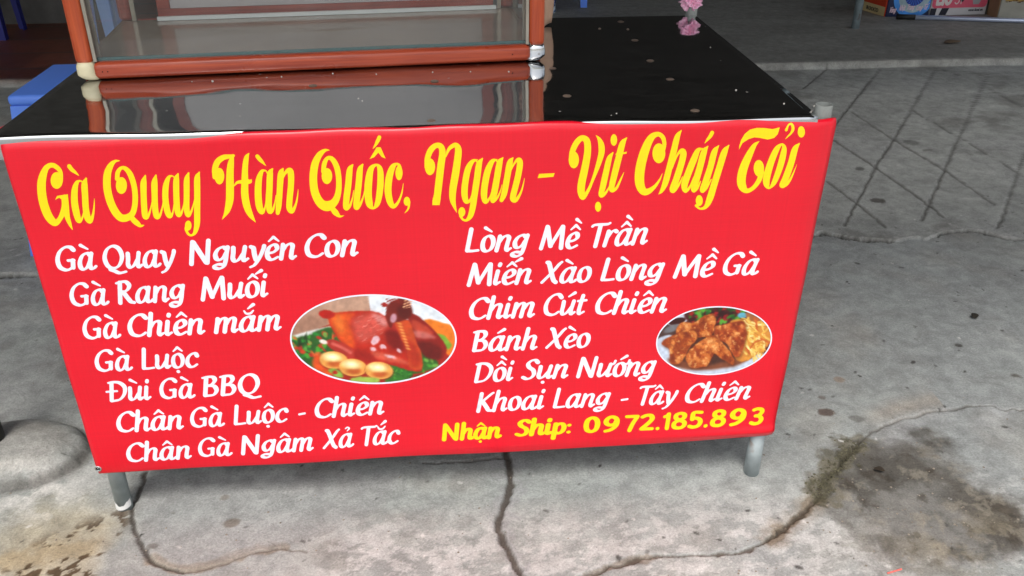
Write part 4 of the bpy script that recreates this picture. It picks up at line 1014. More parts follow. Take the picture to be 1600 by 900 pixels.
def paint_fried():
    c = Canvas(1600, 900, 0.24, (84, 52, 44))
    r = random.Random(5)
    c.poly([(100, 120), (560, 120), (520, 260), (330, 420), (160, 520)], (92, 66, 62), 10, amt=0)
    c.ell(400, 250, 130, 60, (206, 216, 230), -.3, 4); c.ell(385, 275, 90, 34, (70, 20, 18), -.25, 5); c.ell(330, 350, 90, 34, (130, 128, 132), -.4, 10)
    c.poly([(520, 130), (1120, 120), (1100, 330), (540, 300)], (86, 30, 30), 8)
    for k in range(60):
        x, y = r.uniform(540, 1100), r.uniform(130, 290)
        c.ell(x, y, r.uniform(20, 55), r.uniform(14, 30), r.choice([(190, 40, 40), (70, 150, 50), (100, 190, 70), (60, 20, 24), (50, 90, 40), (160, 30, 40), (40, 110, 50)]), r.uniform(0, 3), 8, .85, 24, k)
    c.ell(1065, 215, 50, 30, (110, 180, 200), 0, 6)
    c.poly([(1110, 180), (1250, 200), (1360, 330), (1200, 310), (1110, 250)], (170, 112, 70), 8)
    c.poly([(120, 520), (330, 420), (420, 640), (480, 740), (760, 760), (1100, 690), (1260, 600), (1300, 760), (700, 880), (250, 760)], (206, 216, 232), 5, amt=0)
    c.poly([(280, 660), (480, 700), (760, 720), (1080, 640), (1040, 720), (760, 775), (420, 765)], (140, 84, 58), 12)
    c.poly([(940, 280), (1100, 260), (1300, 320), (1370, 430), (1300, 560), (1080, 690), (980, 640), (1000, 480)], (214, 150, 70), 6)
    for k in range(95):
        x, y = r.uniform(960, 1350), r.uniform(270, 650)
        if (x - 1170) ** 2 / 200 ** 2 + (y - 460) ** 2 / 190 ** 2 > 1.1: continue
        a = r.uniform(-1.4, .2) if r.random() < .6 else r.uniform(.4, 2.2); L = r.uniform(60, 170)
        c.line([(x - L * math.cos(a) / 2, y + L * math.sin(a) / 2), (x + r.uniform(-24, 24), y + r.uniform(-24, 24)), (x + L * math.cos(a) / 2, y - L * math.sin(a) / 2)],
               r.uniform(10, 22), r.choice([(244, 214, 124), (250, 232, 164), (226, 160, 70), (238, 196, 100), (206, 110, 50)]), .9, 3)
    def wing(pts, seed, base=(194, 106, 46)):
        c.poly([(x + 8, y + 16) for x, y in pts], (96, 40, 20), 14, .7, 26, seed)
        m = c.poly(pts, base, 3, 1, 34, seed)
        cx = sum(p[0] for p in pts) / len(pts); cy = sum(p[1] for p in pts) / len(pts)
        t = fbm(c.x, c.y, .012, 4, seed + 30, .5); t2 = fbm(c.x, c.y, .035, 3, seed + 50, .5)
        mm = c.blur(m, 8)
        c.put(mm * sstep(.5, .68, t), (226, 150, 84), .8); c.put(mm * sstep(.55, .35, t), (146, 60, 24), .75)
        c.put(mm * sstep(.60, .74, t2), (246, 200, 140), .55); c.put(mm * sstep(.40, .30, t2), (120, 44, 18), .4)
    wing([(760, 330), (900, 310), (1060, 270), (1100, 380), (1060, 600), (990, 640), (900, 520), (780, 430)], 3, (184, 88, 40))
    wing([(370, 360), (430, 290), (540, 290), (680, 220), (770, 200), (780, 290), (740, 430), (560, 440), (400, 420)], 4)
    wing([(225, 500), (330, 420), (480, 372), (580, 390), (585, 480), (500, 560), (420, 710), (320, 700), (300, 560)], 5)
    wing([(480, 640), (560, 540), (700, 440), (790, 440), (900, 560), (975, 660), (960, 730), (860, 660), (760, 610), (700, 730), (560, 760), (490, 710)], 6)
    n = (fbm(c.x, c.y, .03, 4, 5) - .5)[..., None]; c.a *= 1 + .2 * n
    c.a = 255 * np.clip(c.a / 255, 0, 1) ** 1.18
    return c
M_PRINT = mat_attr('printed_photo_ink', 0.33)
def picture(name, canvas, ox, oy, sc, cx, cy, rx, ry, rot, label):
    rings, spk = 70, 260
    V, F, C = [], [], []
    H, Wd = canvas.a.shape[:2]
    co, si = math.cos(rot), math.sin(rot)
    for i in range(rings + 1):
        t = i / rings
        for k in range(spk):
            a = 2 * math.pi * k / spk
            ex, ey = rx * t * math.cos(a), ry * t * math.sin(a)
            X, Y = cx + ex * co - ey * si, cy + ex * si + ey * co
            x, z = to_banner(ox + X / sc, oy + Y / sc)
            V.append((x, float(banner_y(x, z)) - 0.0011, z))
            u, v = np.clip(X * canvas.sc - .5, 0, Wd - 1.001), np.clip(Y * canvas.sc - .5, 0, H - 1.001)
            iu, iv = int(u), int(v); fu, fv = u - iu, v - iv
            A = canvas.a
            C.append((A[iv, iu] * (1 - fu) + A[iv, iu + 1] * fu) * (1 - fv) + (A[iv + 1, iu] * (1 - fu) + A[iv + 1, iu + 1] * fu) * fv)
    for i in range(rings):
        for k in range(spk):
            a, b = i * spk + k, i * spk + (k + 1) % spk
            if i == 0: F.append((0, b + spk, a + spk)) if k else F.append((0, b + spk, a + spk))
            else: F.append((a, b, b + spk, a + spk))
    o = mesh_obj(name, V, F, M_PRINT, ban, True)
    at = o.data.attributes.new('Col', 'FLOAT_COLOR', 'POINT')
    rgba = np.ones((len(V), 4), np.float32); rgba[:, :3] = lin(np.clip(np.array(C), 0, 255)) * 0.92
    at.data.foreach_set('color', rgba.ravel())
    o['label'] = label
    # white outline ring
    V, F = [], []
    for k in range(spk):
        a = 2 * math.pi * k / spk
        for g in (0.0, 13.0):
            ex, ey = (rx + g) * math.cos(a), (ry + g) * math.sin(a)
            X, Y = cx + ex * co - ey * si, cy + ex * si + ey * co
            x, z = to_banner(ox + X / sc, oy + Y / sc); V.append((x, float(banner_y(x, z)) - 0.0013, z))
    for k in range(spk):
        a, b = 2 * k, 2 * ((k + 1) % spk); F.append((a, b, b + 1, a + 1))
    mesh_obj('border', V, F, M_WHT, o, True)
picture('food_picture', paint_roast(), 440, 440, 5.2933, 759, 473, 676, 362, 0.010, 'oval picture of a glossy roast chicken with eggs and greens')
picture('food_picture', paint_fried(), 1000, 460, 6.6667, 768, 475, 592, 342, -0.075, 'oval picture of fried chicken wings with noodles on a white plate')
def grommet(px, py):
    x, z = to_banner(px, py); y = float(banner_y(x, z)) - 0.0016
    bm = bmesh.new(); n = 20
    for r0, r1, dy in ((0.0028, 0.0060, 0.0),):
        A = [bm.verts.new((x + r0 * math.cos(t), y + .0004, z + r0 * math.sin(t))) for t in [2 * math.pi * i / n for i in range(n)]]
        B = [bm.verts.new((x + .5 * (r0 + r1) * math.cos(t), y - .0012, z + .5 * (r0 + r1) * math.sin(t))) for t in [2 * math.pi * i / n for i in range(n)]]
        D = [bm.verts.new((x + r1 * math.cos(t), y + .0004, z + r1 * math.sin(t))) for t in [2 * math.pi * i / n for i in range(n)]]
        for P, Q in ((A, B), (B, D)):
            for i in range(n): bm.faces.new((P[i], P[(i + 1) % n], Q[(i + 1) % n], Q[i]))
        bm.faces.new(A)
    bm_obj('grommet', bm, M_CHROME, ban, True)
grommet(154, 731)

# ------------------------------------------------------------------ stall table
TH, TD, TX0, TX1 = 0.7150, 0.728, -0.010, 1.213
table = empty('stall_table', (0, 0, 0), 'stall table of galvanised pipe with a shiny steel sheet top behind the red banner', 'table')
def build_top():
    # sheet with a rolled front edge
    prof = []
    R = 0.007
    for k in range(9):
        a = math.pi / 2 * k / 8
        prof.append((R * (1 - math.sin(a)) - 0.004 + 0.0, TH - R + R * math.cos(a)))
    prof = prof[::-1]            # from lip bottom to the flat
    ys = [p[0] for p in prof] ; zs = [p[1] for p in prof]
    ys = [-0.004] + ys + list(np.linspace(0.009, TD, 46)[1:]) + [TD + 0.002]
    zs = [TH - 0.035] + zs + [TH] * 45 + [TH - 0.03]
    nx = 90; V, F = [], []
    xs = np.linspace(TX0, TX1, nx)
    for x in xs:
        for k, (y, z) in enumerate(zip(ys, zs)):
            dz = 0.0
            wav = 0.0012 * (math.sin(x * 9 + 0.6) + 0.6 * math.sin(x * 23)) * math.exp(-max(y, 0) / 0.03)
            V.append((x, y + (0.0009 * math.sin(x * 17) if y < 0.005 else 0), z + wav))
    m = len(ys)
    for i in range(nx - 1):
        for k in range(m - 1):
            a = i * m + k; F.append((a, a + m, a + m + 1, a + 1))
    # side skirts
    for i, s in ((0, 1), (nx - 1, -1)):
        b = len(V)
        for k in range(m): V.append((xs[i] - s * 0.0015, ys[k], min(zs[k] - 0.001, TH - 0.001) - 0.026))
        for k in range(1, m - 2): F.append((i * m + k, i * m + k + 1, b + k + 1, b + k) if s > 0 else (i * m + k + 1, i * m + k, b + k, b + k + 1))
    o = mesh_obj('tabletop', V, F, M_SHEET, table, True)
    return o
top = build_top()
M_NAIL = mat_plain('tarnished_nail', (150, 132, 118), 0.4, 0.6)
for px, py in [(992, 63), (970, 34), (1016, 95), (1047, 124), (1086, 173), (886, 150), (863, 107), (489, 134), (674, 189), (679, 127), (937, 45), (981, 46)]:
    p = on_z(px, py, TH); rr = 0.0072 if px not in (937, 981) else 0.003
    bm = bmesh.new(); n = 18
    prev = None
    for r_, h_ in ((1, 0.0003), (.8, 0.0012), (.4, 0.0019)):
        ring = [bm.verts.new((p[0] + rr * r_ * math.cos(t), p[1] + rr * r_ * math.sin(t), TH + h_)) for t in [2 * math.pi * i / n for i in range(n)]]
        if prev:
            for i in range(n): bm.faces.new((prev[i], prev[(i + 1) % n], ring[(i + 1) % n], ring[i]))
        prev = ring
    bm.faces.new(prev)
    bm_obj('nail_head', bm, M_NAIL, top, True)
def leg(x, y, ztop, m, r=0.0146, r_up=0.0125, sleeve=False):
    g = ground_z(x, y) - 0.004
    bm = bmesh.new()
    if sleeve:
        add_tube(bm, (x, y, g), (x, y, 0.118), r, wall=0.002, wobble=0.001)
        add_tube(bm, (x, y, 0.112), (x, y, 0.70), r_up)
    else:
        add_tube(bm, (x, y, g), (x, y, 0.66), r, wall=0.002, wobble=0.001)
    o = bm_obj('leg', bm, m, table, True)
    o.data.polygons.foreach_set('use_smooth', [len(p.vertices) == 4 for p in o.data.polygons])
    return o
lf = leg(0.029, 0.020, 0.66, mat_galv('grey_painted_pipe', (168, 180, 182), 0.45))
rf = leg(1.206, 0.018, 0.70, M_GALV, sleeve=True)
leg(0.03, TD - 0.05, 0.66, M_GALV); leg(1.19, TD - 0.04, 0.66, M_GALV)
# torn white sticker on the foot of the left leg
bm = bmesh.new()
pr = None; n = 14
for i in range(n):
    a = math.radians(-165 + i * 150 / (n - 1)); r = 0.0150
    zt = 0.014 + 0.005 * math.sin(i * 0.55 + 1.2) + .0012 * math.sin(i * 2.1); zb = -0.001 + 0.007 * (i / n) ** 2
    v = (bm.verts.new((0.029 + r * math.cos(a), 0.020 + r * math.sin(a), zb)), bm.verts.new((0.029 + r * math.cos(a), 0.020 + r * math.sin(a), zt)))
    if pr: bm.faces.new((pr[0], v[0], v[1], pr[1]))
    pr = v
bm_obj('sticker', bm, mat_plain('white_paper', (225, 225, 222), 0.7), lf)
# pipe posts sticking up above the sheet at the right corners
def stub(x, y, z1):
    bm = bmesh.new(); add_tube(bm, (x, y, TH - 0.05), (x, y, z1), 0.0135, wall=0.0022)
    o = bm_obj('post', bm, M_GALV_WARM, table, True)
    o.data.polygons.foreach_set('use_smooth', [True] * len(o.data.polygons)); md = o.modifiers.new('e', 'EDGE_SPLIT'); md.split_angle = 0.7
stub(1.2300, 0.022, TH + 0.010); stub(1.208, TD + 0.020, TH + 0.022)
bm = bmesh.new()
add_box(bm, (0.045, 0.03, 0.655), (1.19, 0.05, 0.685)); add_box(bm, (0.045, TD - 0.06, 0.655), (1.19, TD - 0.04, 0.685))
add_box(bm, (0.02, 0.06, 0.655), (0.04, TD - 0.07, 0.685)); add_box(bm, (1.18, 0.06, 0.655), (1.20, TD - 0.07, 0.685))
bm_obj('frame', bm, M_GALV, table)

# ------------------------------------------------------------------ glass display cabinet on the table
CW, CD, CH = 0.820, 0.375, 0.52
c0 = on_z(124, 128.5, TH); c1 = on_z(851, 96.5, TH)
ca = math.atan2(c1[1] - c0[1], c1[0] - c0[0]); CW = math.hypot(c1[0] - c0[0], c1[1] - c0[1])
cab = empty('display_cabinet', (c0[0], c0[1], TH), 'glass display cabinet with red varnished wood frame standing on the shiny tabletop', 'cabinet', None, ca)
def cpart(name, lo, hi, m, bev=0.0, seg=3, parent=None, smooth=False):
    bm = bmesh.new(); add_box(bm, lo, hi, bev, seg); return bm_obj(name, bm, m, parent or cab, smooth)
rw = 0.028
for y0 in (0.0, CD - rw):
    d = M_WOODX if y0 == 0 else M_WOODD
    cpart('rail', (rw * 0.9, y0, 0.002), (CW - rw * 0.9, y0 + rw, 0.031), d, 0.010, 4, smooth=True)
    cpart('rail', (rw + .0005, y0, CH - 0.03), (CW - rw - .0005, y0 + rw, CH), d, 0.009, 4, smooth=True)
for x0 in (0.0, CW - rw):
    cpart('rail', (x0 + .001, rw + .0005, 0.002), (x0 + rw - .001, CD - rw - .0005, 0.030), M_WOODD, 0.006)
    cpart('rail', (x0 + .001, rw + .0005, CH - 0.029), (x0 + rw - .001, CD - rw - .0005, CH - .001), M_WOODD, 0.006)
    for y0 in (0.0, CD - rw):
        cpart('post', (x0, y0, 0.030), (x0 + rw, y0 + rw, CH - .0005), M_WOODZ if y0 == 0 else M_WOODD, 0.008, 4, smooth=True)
def corner(x0, s, m):
    # rounded protective cap on the foot corner
    bm = bmesh.new(); bmesh.ops.create_uvsphere(bm, u_segments=24, v_segments=16, radius=1)
    for v in bm.verts:
        q = v.co; k = 3.2
        n = (abs(q.x) ** k + abs(q.y) ** k + abs(q.z) ** k) ** (1 / k)
        q /= n; v.co = Vector((x0 + rw / 2 + q.x * (rw / 2 + .0022), rw / 2 + q.y * (rw / 2 + .0022), 0.0175 + q.z * 0.0170))
        if v.co.z < 0.010: v.co.x -= s * (0.010 - v.co.z) * 0.9
    return bm_obj('corner_cap', bm, m, cab, True)
corner(0, -1, mat_plain('yellowed_plastic', (222, 212, 176), 0.4, var=0.12, vscale=40))['label'] = 'yellowed cream plastic corner cap'
corner(CW - rw, 1, M_CHROME)['label'] = 'shiny chrome corner cap'
for x0 in (0.0, CW - rw):
    cpart('corner_cap', (x0 - .001, CD - rw - .001, 0.0008), (x0 + rw + .001, CD + .001, 0.0300), M_CHROME, 0.008, 3, smooth=True)
# glass: front, sides, bottom shelf glass, top
cpart('front_glass', (rw + .004, 0.011, 0.0305), (CW - rw - .004, 0.016, CH - 0.031), M_GLASS)
cpart('side_glass', (0.011, rw + .001, 0.0305), (0.016, CD - rw - .001, CH - 0.031), M_GLASS)
cpart('side_glass', (CW - 0.016, rw + .001, 0.0305), (CW - 0.011, CD - rw - .001, CH - 0.031), M_GLASS)
cpart('top_glass', (rw + .001, rw + .001, CH - 0.012), (CW - rw - .001, CD - rw - .001, CH - 0.007), M_GLASS)
M_EDGE = mat_plain('green_glass_edge', (52, 92, 92), 0.2)
cpart('glass_edge', (rw + .004, 0.0165, 0.0308), (CW - rw - .004, 0.0205, 0.0365), M_EDGE)
M_INFLOOR = mat_plain('dusty_grey_board', (146, 132, 116), 0.10, var=0.12, vscale=6)
cpart('floor_panel', (0.006, 0.022, 0.026), (CW - 0.006, CD - rw - .001, 0.0305), M_INFLOOR)
for x0 in (rw + .0005, CW - rw - .0065):
    cpart('trim_strip', (x0, 0.006, 0.032), (x0 + .0055, 0.0105, CH - .032), M_ALU)
for x0 in (rw + .001, CW - rw - .009):
    for y0 in (0.024, CD - rw - 0.012):
        cpart('trim_strip', (x0, y0, 0.032), (x0 + .008, y0 + .006, CH - .032), M_ALU)
# back: sliding door track, inner frame, frosted doors
cpart('door_track', (rw + .05, CD - rw - 0.016, 0.0312), (CW - rw - 0.012, CD - rw - 0.008, 0.0385), mat_plain('white_track', (222, 226, 226), 0.3))
M_FROST = mat_plain('grey_frosted_pane', (178, 173, 174), 0.35, var=0.10, vscale=4)
cpart('door_frame', (rw + .05, CD - rw + .002, 0.0335), (CW - rw - .016, CD - rw + .012, 0.0505), M_WOODD)
cpart('door_frame', (rw + .05, CD - rw + .002, 0.051), (rw + .075, CD - rw + .012, CH - .032), M_WOODD)
cpart('door_frame', (CW - rw - .040, CD - rw + .002, 0.051), (CW - rw - .016, CD - rw + .012, CH - .032), M_WOODD)
cpart('door_pane', (rw + .0755, CD - rw + .005, 0.051), (CW - rw - .0405, CD - rw + .009, CH - .032), M_FROST)
# nail holes
M_HOLE = mat_plain('dark_hole', (14, 10, 8), 0.9)
for hx in (0.041, 0.0495, CW - 0.060):
    bm = bmesh.new(); bmesh.ops.create_uvsphere(bm, u_segments=10, v_segments=6, radius=0.0011)
    bm.transform(Matrix.Translation((hx, -0.0002, 0.016))); bm_obj('nail_hole', bm, M_HOLE, cab, True)

# brown paper flap hanging down beside the cabinet
def paper():
    V, F = [], []; n = 12
    base = on_z(864, 41, TH)
    for i in range(n + 1):
        t = i / n; z = TH + 0.0015 + t * 0.15
        off = 0.012 * math.sin(t * 3.1) - 0.022 * t
        for j in range(5):
            s = j / 4; w = 0.018 + 0.035 * t
            V.append((base[0] - 0.002 + off - w * (1 - s), base[1] - 0.01 + 0.02 * s * (1 - t) + .006 * math.sin(3 * s + 4 * t), z + .004 * s))
    for i in range(n):
        for j in range(4):
            a = i * 5 + j; F.append((a, a + 1, a + 6, a + 5))
    o = mesh_obj('paper_scrap', V, F, mat_plain('tan_paper', (196, 160, 134), 0.7, var=0.06), None, True)
    o.modifiers.new('t', 'SOLIDIFY').thickness = 0.0006
    tag(o, 'crumpled tan paper scrap standing on the tabletop beside the right cabinet post', 'paper')
paper()

# pink plastic bag tied over the back pipe
def bag():
    bm = bmesh.new(); bmesh.ops.create_icosphere(bm, subdivisions=5, radius=1)
    cx, cy, cz = 1.206, TD + 0.018, TH + 0.0265
    for v in bm.verts:
        p = v.co.copy()
        t = math.atan2(p.y, p.x)
        f = 1 + .20 * math.sin(5 * t + 4 * p.z) + .12 * math.sin(11 * t - 7 * p.z + 1) + .08 * math.sin(17 * p.z + 9 * p.x)
        f *= 1 + 0.35 * (abs(((5 * p.x + 7 * p.y + 3 * p.z) % 1.0) - .5) - .25)
        rz = 0.0165
        v.co = Vector((cx + p.x * .0205 * f, cy + p.y * .0205 * f, cz + p.z * rz * (1 + .08 * math.sin(7 * t))))
        if p.z < -.55: v.co.z -= 0.006 * math.sin(4 * t) 
    m = mat_plain('pink_plastic_film', (246, 180, 208), 0.22, var=0.15, vscale=60)
    b = m.node_tree.nodes['Principled BSDF']; b.inputs['Transmission Weight'].default_value = 0.0
    b.inputs['Subsurface Weight'].default_value = 0.3; b.inputs['Subsurface Radius'].default_value = (.02, .01, .015); b.inputs['Subsurface Scale'].default_value = 0.5
    o = bm_obj('plastic_bag', bm, m, None, False)
    tag(o, 'crumpled pink plastic bag wrapped over the back right corner pipe of the table', 'plastic bag')
bag()

# ------------------------------------------------------------------ plastic stools
def make_stool(name, loc, w, d, h, m, label, rz=0, taper=0.04, lw=0.055, arch=.24):
    g = 'blue plastic stools behind the stall'
    t = empty(name, loc, label, 'stool', g, rz)
    th = 0.03
    bm = bmesh.new(); add_box(bm, (-w / 2, -d / 2, h - th), (w / 2, d / 2, h), 0.012, 4)
    bm_obj('seat', bm, m, t, True).data.polygons.foreach_set('use_smooth', [True] * len(t.children[0].data.polygons))
    for sx in (-1, 1):
        for sy in (-1, 1):
            bm = bmesh.new()
            # L-section tapering leg
            def quadstrip(fx):
                vs = []
                for zz in (0.0, h - th + .001):
                    k = 1 - zz / h
                    x = sx * (w / 2 - .006 + taper * k); y = sy * (d / 2 - .006 + taper * k)
                    wl_ = lw * (0.7 + 0.3 * zz / h)
                    vs.append([(x, y, zz), (x - sx * wl_, y, zz), (x - sx * wl_, y - sy * .006, zz), (x - sx * .006, y - sy * .006, zz), (x - sx * .006, y - sy * wl_, zz), (x, y - sy * wl_, zz)])
                return vs
            lo, hi = quadstrip(0)
            A = [bm.verts.new(v) for v in lo]; B = [bm.verts.new(v) for v in hi]
            for i in range(6): bm.faces.new((A[i], A[(i + 1) % 6], B[(i + 1) % 6], B[i]))
            bm.faces.new(A); bm.faces.new(B); bmesh.ops.recalc_face_normals(bm, faces=bm.faces[:])
            bm_obj('leg', bm, m, t)
    for k, (s, ax) in enumerate(((-1, 'y'), (1, 'y'), (-1, 'x'), (1, 'x'))):
        # apron with an arched lower edge
        bm = bmesh.new(); n = 20
        span = (w if ax == 'y' else d) - 0.03
        q = (d if ax == 'y' else w) / 2 - .004
        cols = []
        for i in range(n + 1):
            u = -1 + 2 * i / n; x = u * span / 2
            zb = h - th - 0.035 - (arch * h) * (abs(u) ** 3)
            f = 1 - zb / h
            col = []
            for zz in (zb, h - th + .002):
                off = taper * (1 - zz / h)
                for dd in (0, .004):
                    p = s * (q + off - dd)
                    col.append(bm.verts.new((x, p, zz) if ax == 'y' else (p, x, zz)))
            cols.append(col)
        for a, b in zip(cols[:-1], cols[1:]):
            for i, j in ((0, 1), (1, 3), (3, 2), (2, 0)): bm.faces.new((a[i], a[j], b[j], b[i]))
        bm.faces.new(cols[0][:2] + cols[0][:1:-1]); bm.faces.new(cols[-1][:2] + cols[-1][:1:-1])
        bmesh.ops.recalc_face_normals(bm, faces=bm.faces[:])
        bm_obj('apron', bm, m, t)
    return t
sA = on_z(10, 152, .455)
make_stool('plastic_stool', (sA[0] + 0.17, sA[1] + 0.16, ground_z(-0.4, 1.3)), 0.34, 0.33, .45, M_BLUE, 'blue plastic stool whose flat top shows past the left edge of the table')
bxl = on_z(119, 78, FLOOR); bxr = on_z(204, 76, FLOOR)
make_stool('plastic_stool', ((bxl[0] + bxr[0]) / 2 - .006, bxl[1] + 0.04, FLOOR - .003), 0.205, 0.20, .40, mat_plain('lightened_blue_plastic', (150, 190, 255), .4), 'light blue plastic stool seen through the glass of the cabinet', 0.0, 0.004, 0.066, .40)  # blue lightened in the colour to make up for the dim interior
p = on_z(6, 62, FLOOR)
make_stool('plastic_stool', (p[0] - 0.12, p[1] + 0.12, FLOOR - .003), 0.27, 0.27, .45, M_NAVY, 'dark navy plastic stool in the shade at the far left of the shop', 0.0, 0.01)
p = on_z(915, 12, FLOOR)
make_stool('plastic_stool', (p[0] - 0.13, p[1] + 0.14, FLOOR - .003), 0.27, 0.27, .45, M_BLUE, 'blue plastic stool of which only a leg shows behind the black tabletop', 0.0, 0.01)

# porcelain vase
def vase():
    p = on_z(851, 19, FLOOR)
    prof = [(0.060, 0.0), (0.066, 0.01), (0.062, 0.03), (0.064, 0.09), (0.075, 0.16), (0.085, 0.24), (0.07, 0.32), (0.045, 0.36), (0.05, 0.39)]
    bm = bmesh.new(); n = 32; prev = None
    for r, z in [tuple(q) for q in catmull([(a, b) for a, b in prof], 4)]:
        ring = [bm.verts.new((r * math.cos(t), r * math.sin(t), z)) for t in [2 * math.pi * i / n for i in range(n)]]
        if prev:
            for i in range(n): bm.faces.new((prev[i], prev[(i + 1) % n], ring[(i + 1) % n], ring[i]))
        else: bm.faces.new(ring[::-1])
        prev = ring
    m, nn, l, pr = new_mat('blue_and_white_glaze')
    tc = nn.new('ShaderNodeTexCoord'); v = nn.new('ShaderNodeTexVoronoi'); v.inputs['Scale'].default_value = 26; v.feature = 'DISTANCE_TO_EDGE'
    nz = nn.new('ShaderNodeTexNoise'); nz.inputs['Scale'].default_value = 22; nz.inputs['Detail'].default_value = 5; nz.inputs['Distortion'].default_value = 2
    l.new(tc.outputs['Object'], nz.inputs['Vector'])
    cr = nn.new('ShaderNodeValToRGB'); e = cr.color_ramp.elements
    e[0].position = 0.44; e[0].color = (*lin((22, 48, 110)), 1); e[1].position = 0.5; e[1].color = (*lin((205, 220, 228)), 1)
    l.new(nz.outputs[0], cr.inputs[0]); l.new(cr.outputs[0], pr.inputs['Base Color']); pr.inputs['Roughness'].default_value = 0.15
    o = bm_obj('porcelain_vase', bm, m, None, True); o.location = (p[0], p[1], FLOOR - .002)
    o.modifiers.new('t', 'SOLIDIFY').thickness = 0.004
    tag(o, 'blue and white porcelain vase on the floor behind the right cabinet post', 'vase')
vase()

# ------------------------------------------------------------------ cartons and pole at the back right
M_TAPE = mat_plain('dark_navy_print', (20, 24, 40), 0.45)
def carton(name, p0, p1, depth, h, m, label, cat='box'):
    """front face from p0 to p1 (floor points, left to right)"""
    a = math.atan2(p1[1] - p0[1], p1[0] - p0[0]); w = math.hypot(p1[0] - p0[0], p1[1] - p0[1])
    t = empty(name, (p0[0], p0[1], FLOOR), label, cat, None, a)
    bm = bmesh.new(); add_box(bm, (0, 0, -.002), (w, depth, h), 0.003, 2); bm_obj('body', bm, m, t)
    bm = bmesh.new(); add_box(bm, (w * .46, 0.002, h + .0004), (w * .54, depth - .002, h + .0009)); bm_obj('tape_strip', bm, mat_plain('packing_tape', (150, 120, 80), .3), t)
    return t, w
def print_on(t, name, ink, m, lift):
    V, F = ink.tris(); return mesh_obj(name, [(x, -lift, z) for x, z in V], F, m, t)
def rrect(ink, x0, z0, x1, z1, r, n=6):
    P = []
    for cx, cz, a0 in ((x1 - r, z1 - r, 0), (x0 + r, z1 - r, 90), (x0 + r, z0 + r, 180), (x1 - r, z0 + r, 270)):
        for i in range(n + 1):
            a = math.radians(a0 + 90 * i / n); P.append((cx + r * math.cos(a), cz + r * math.sin(a)))
    ink.poly(P)
def text_at(ink, txt, x, z, h, width=None, nib=NIB, sh=0.15):
    t = text_ink(txt, nib, sh); lo, hi = t.bounds(); s = h if width is None else width / (hi[0] - lo[0])
    ink.polys.extend(t.mapped(lambda a, b: (x + (a - lo[0]) * s, z + b * h)).polys)
Z0 = 0.0
q0, q1 = on_z(1345, 15, FLOOR), on_z(1381, 26, FLOOR)
t, w = carton('carton', q0, q1, 0.22, 0.24, mat_plain('orange_red_card', (190, 62, 30), .6, var=.06), 'orange red carton with a cream bottom band next to the pipe post')
i = Ink(); i.poly([(0.001, 0.001), (w - .001, .001), (w - .001, .052), (.001, .052)]); print_on(t, 'printed_band', i, mat_plain('cream_band', (196, 176, 128), .6), .001)
i = Ink(); text_at(i, 'BOXED' if False else 'SOCKET' if False else 'COOKER' if False else 'ROOCO', w * .22, .014, .020, w * .52, pen(.2, .16), 0.0); print_on(t, 'printed_text', i, M_TAPE, .002)
q0, q1 = on_z(1384, 26.5, FLOOR), on_z(1450, 24.5, FLOOR)
t, w = carton('carton', q0, q1, 0.30, 0.30, mat_plain('deep_blue_card', (16, 28, 66), .5, var=.1), 'dark blue carton printed with a pale blue fan ring')
def ring(ink, cx, cz, r0, r1, n=48):
    for k in range(n):
        a, b = 2 * math.pi * k / n, 2 * math.pi * (k + 1) / n
        ink.poly([(cx + r * math.cos(x), cz + r * math.sin(x)) for r, x in ((r0, a), (r1, a), (r1, b), (r0, b))])
cxx, czz = w * .60, .118
def clipb(ink):
    ink.polys = [[(min(max(x, .001), w - .001), max(z, .001)) for x, z in q] for q in ink.polys]; return ink
i = Ink(); ring(i, cxx, czz, .088, .128); print_on(t, 'printed_ring', clipb(i), mat_plain('sky_blue_print', (60, 130, 205), .45, var=.3, vscale=14), .001)
i = Ink(); ring(i, cxx, czz, .060, .098); print_on(t, 'printed_ring', clipb(i), mat_plain('pale_ring_print', (150, 172, 180), .45, var=.25, vscale=20), .0018)
i = Ink(); i.ellipse(cxx, czz, .061, .061); print_on(t, 'printed_disc', i, mat_plain('royal_blue_print', (22, 52, 140), .45), .0026)
i = Ink()
for k in range(22):
    a = 2 * math.pi * k / 22; i.poly([(cxx + r * math.cos(a + d), czz + r * math.sin(a + d)) for r, d in ((.012, 0), (.058, .05), (.058, .13))])
print_on(t, 'printed_blades', i, mat_plain('blade_print', (60, 110, 200), .45), .0032)
i = Ink(); text_at(i, 'Vòng Nhật Trung Long Tế', w * .07, .032, .030, w * .86, pen(.2, .1), .35) if False else None
for word_, x0, x1, z in (('Vòng', .06, .21, .024), ('Nhật', .27, .42, .034), ('Trung', .46, .63, .037), ('Long', .67, .82, .034), ('Tế', .86, .97, .036)):
    text_at(i, word_, w * x0, z, .030, w * (x1 - x0), pen(.2, .1), .35)
print_on(t, 'printed_text', i, mat_plain('pink_white_print', (226, 196, 206), .45), .0040)
q0, q1 = on_z(1451.5, 24.5, FLOOR), on_z(1539, 22, FLOOR)
t, w = carton('carton', q0, q1, 0.30, 0.34, mat_plain('white_card', (186, 184, 186), .55, var=.04), 'white carton with a pink panel reading LIOSI')
i = Ink(); i.poly([(.0012, .001), (w * .29, .001), (w * .33, .040), (.0012, .040)]); print_on(t, 'printed_band', i, M_TAPE, .001)
i = Ink(); i.poly([(w * .10, .001), (w * .16, .001), (w * .20, .040), (w * .11, .040)]); print_on(t, 'printed_patch', i, mat_plain('white_patch', (190, 190, 192), .5), .0018)
i = Ink(); rrect(i, w * .012, .041, w * .985, .30, .022); print_on(t, 'pink_panel', i, mat_plain('pink_print', (206, 84, 108), .45, var=.04), .0026)
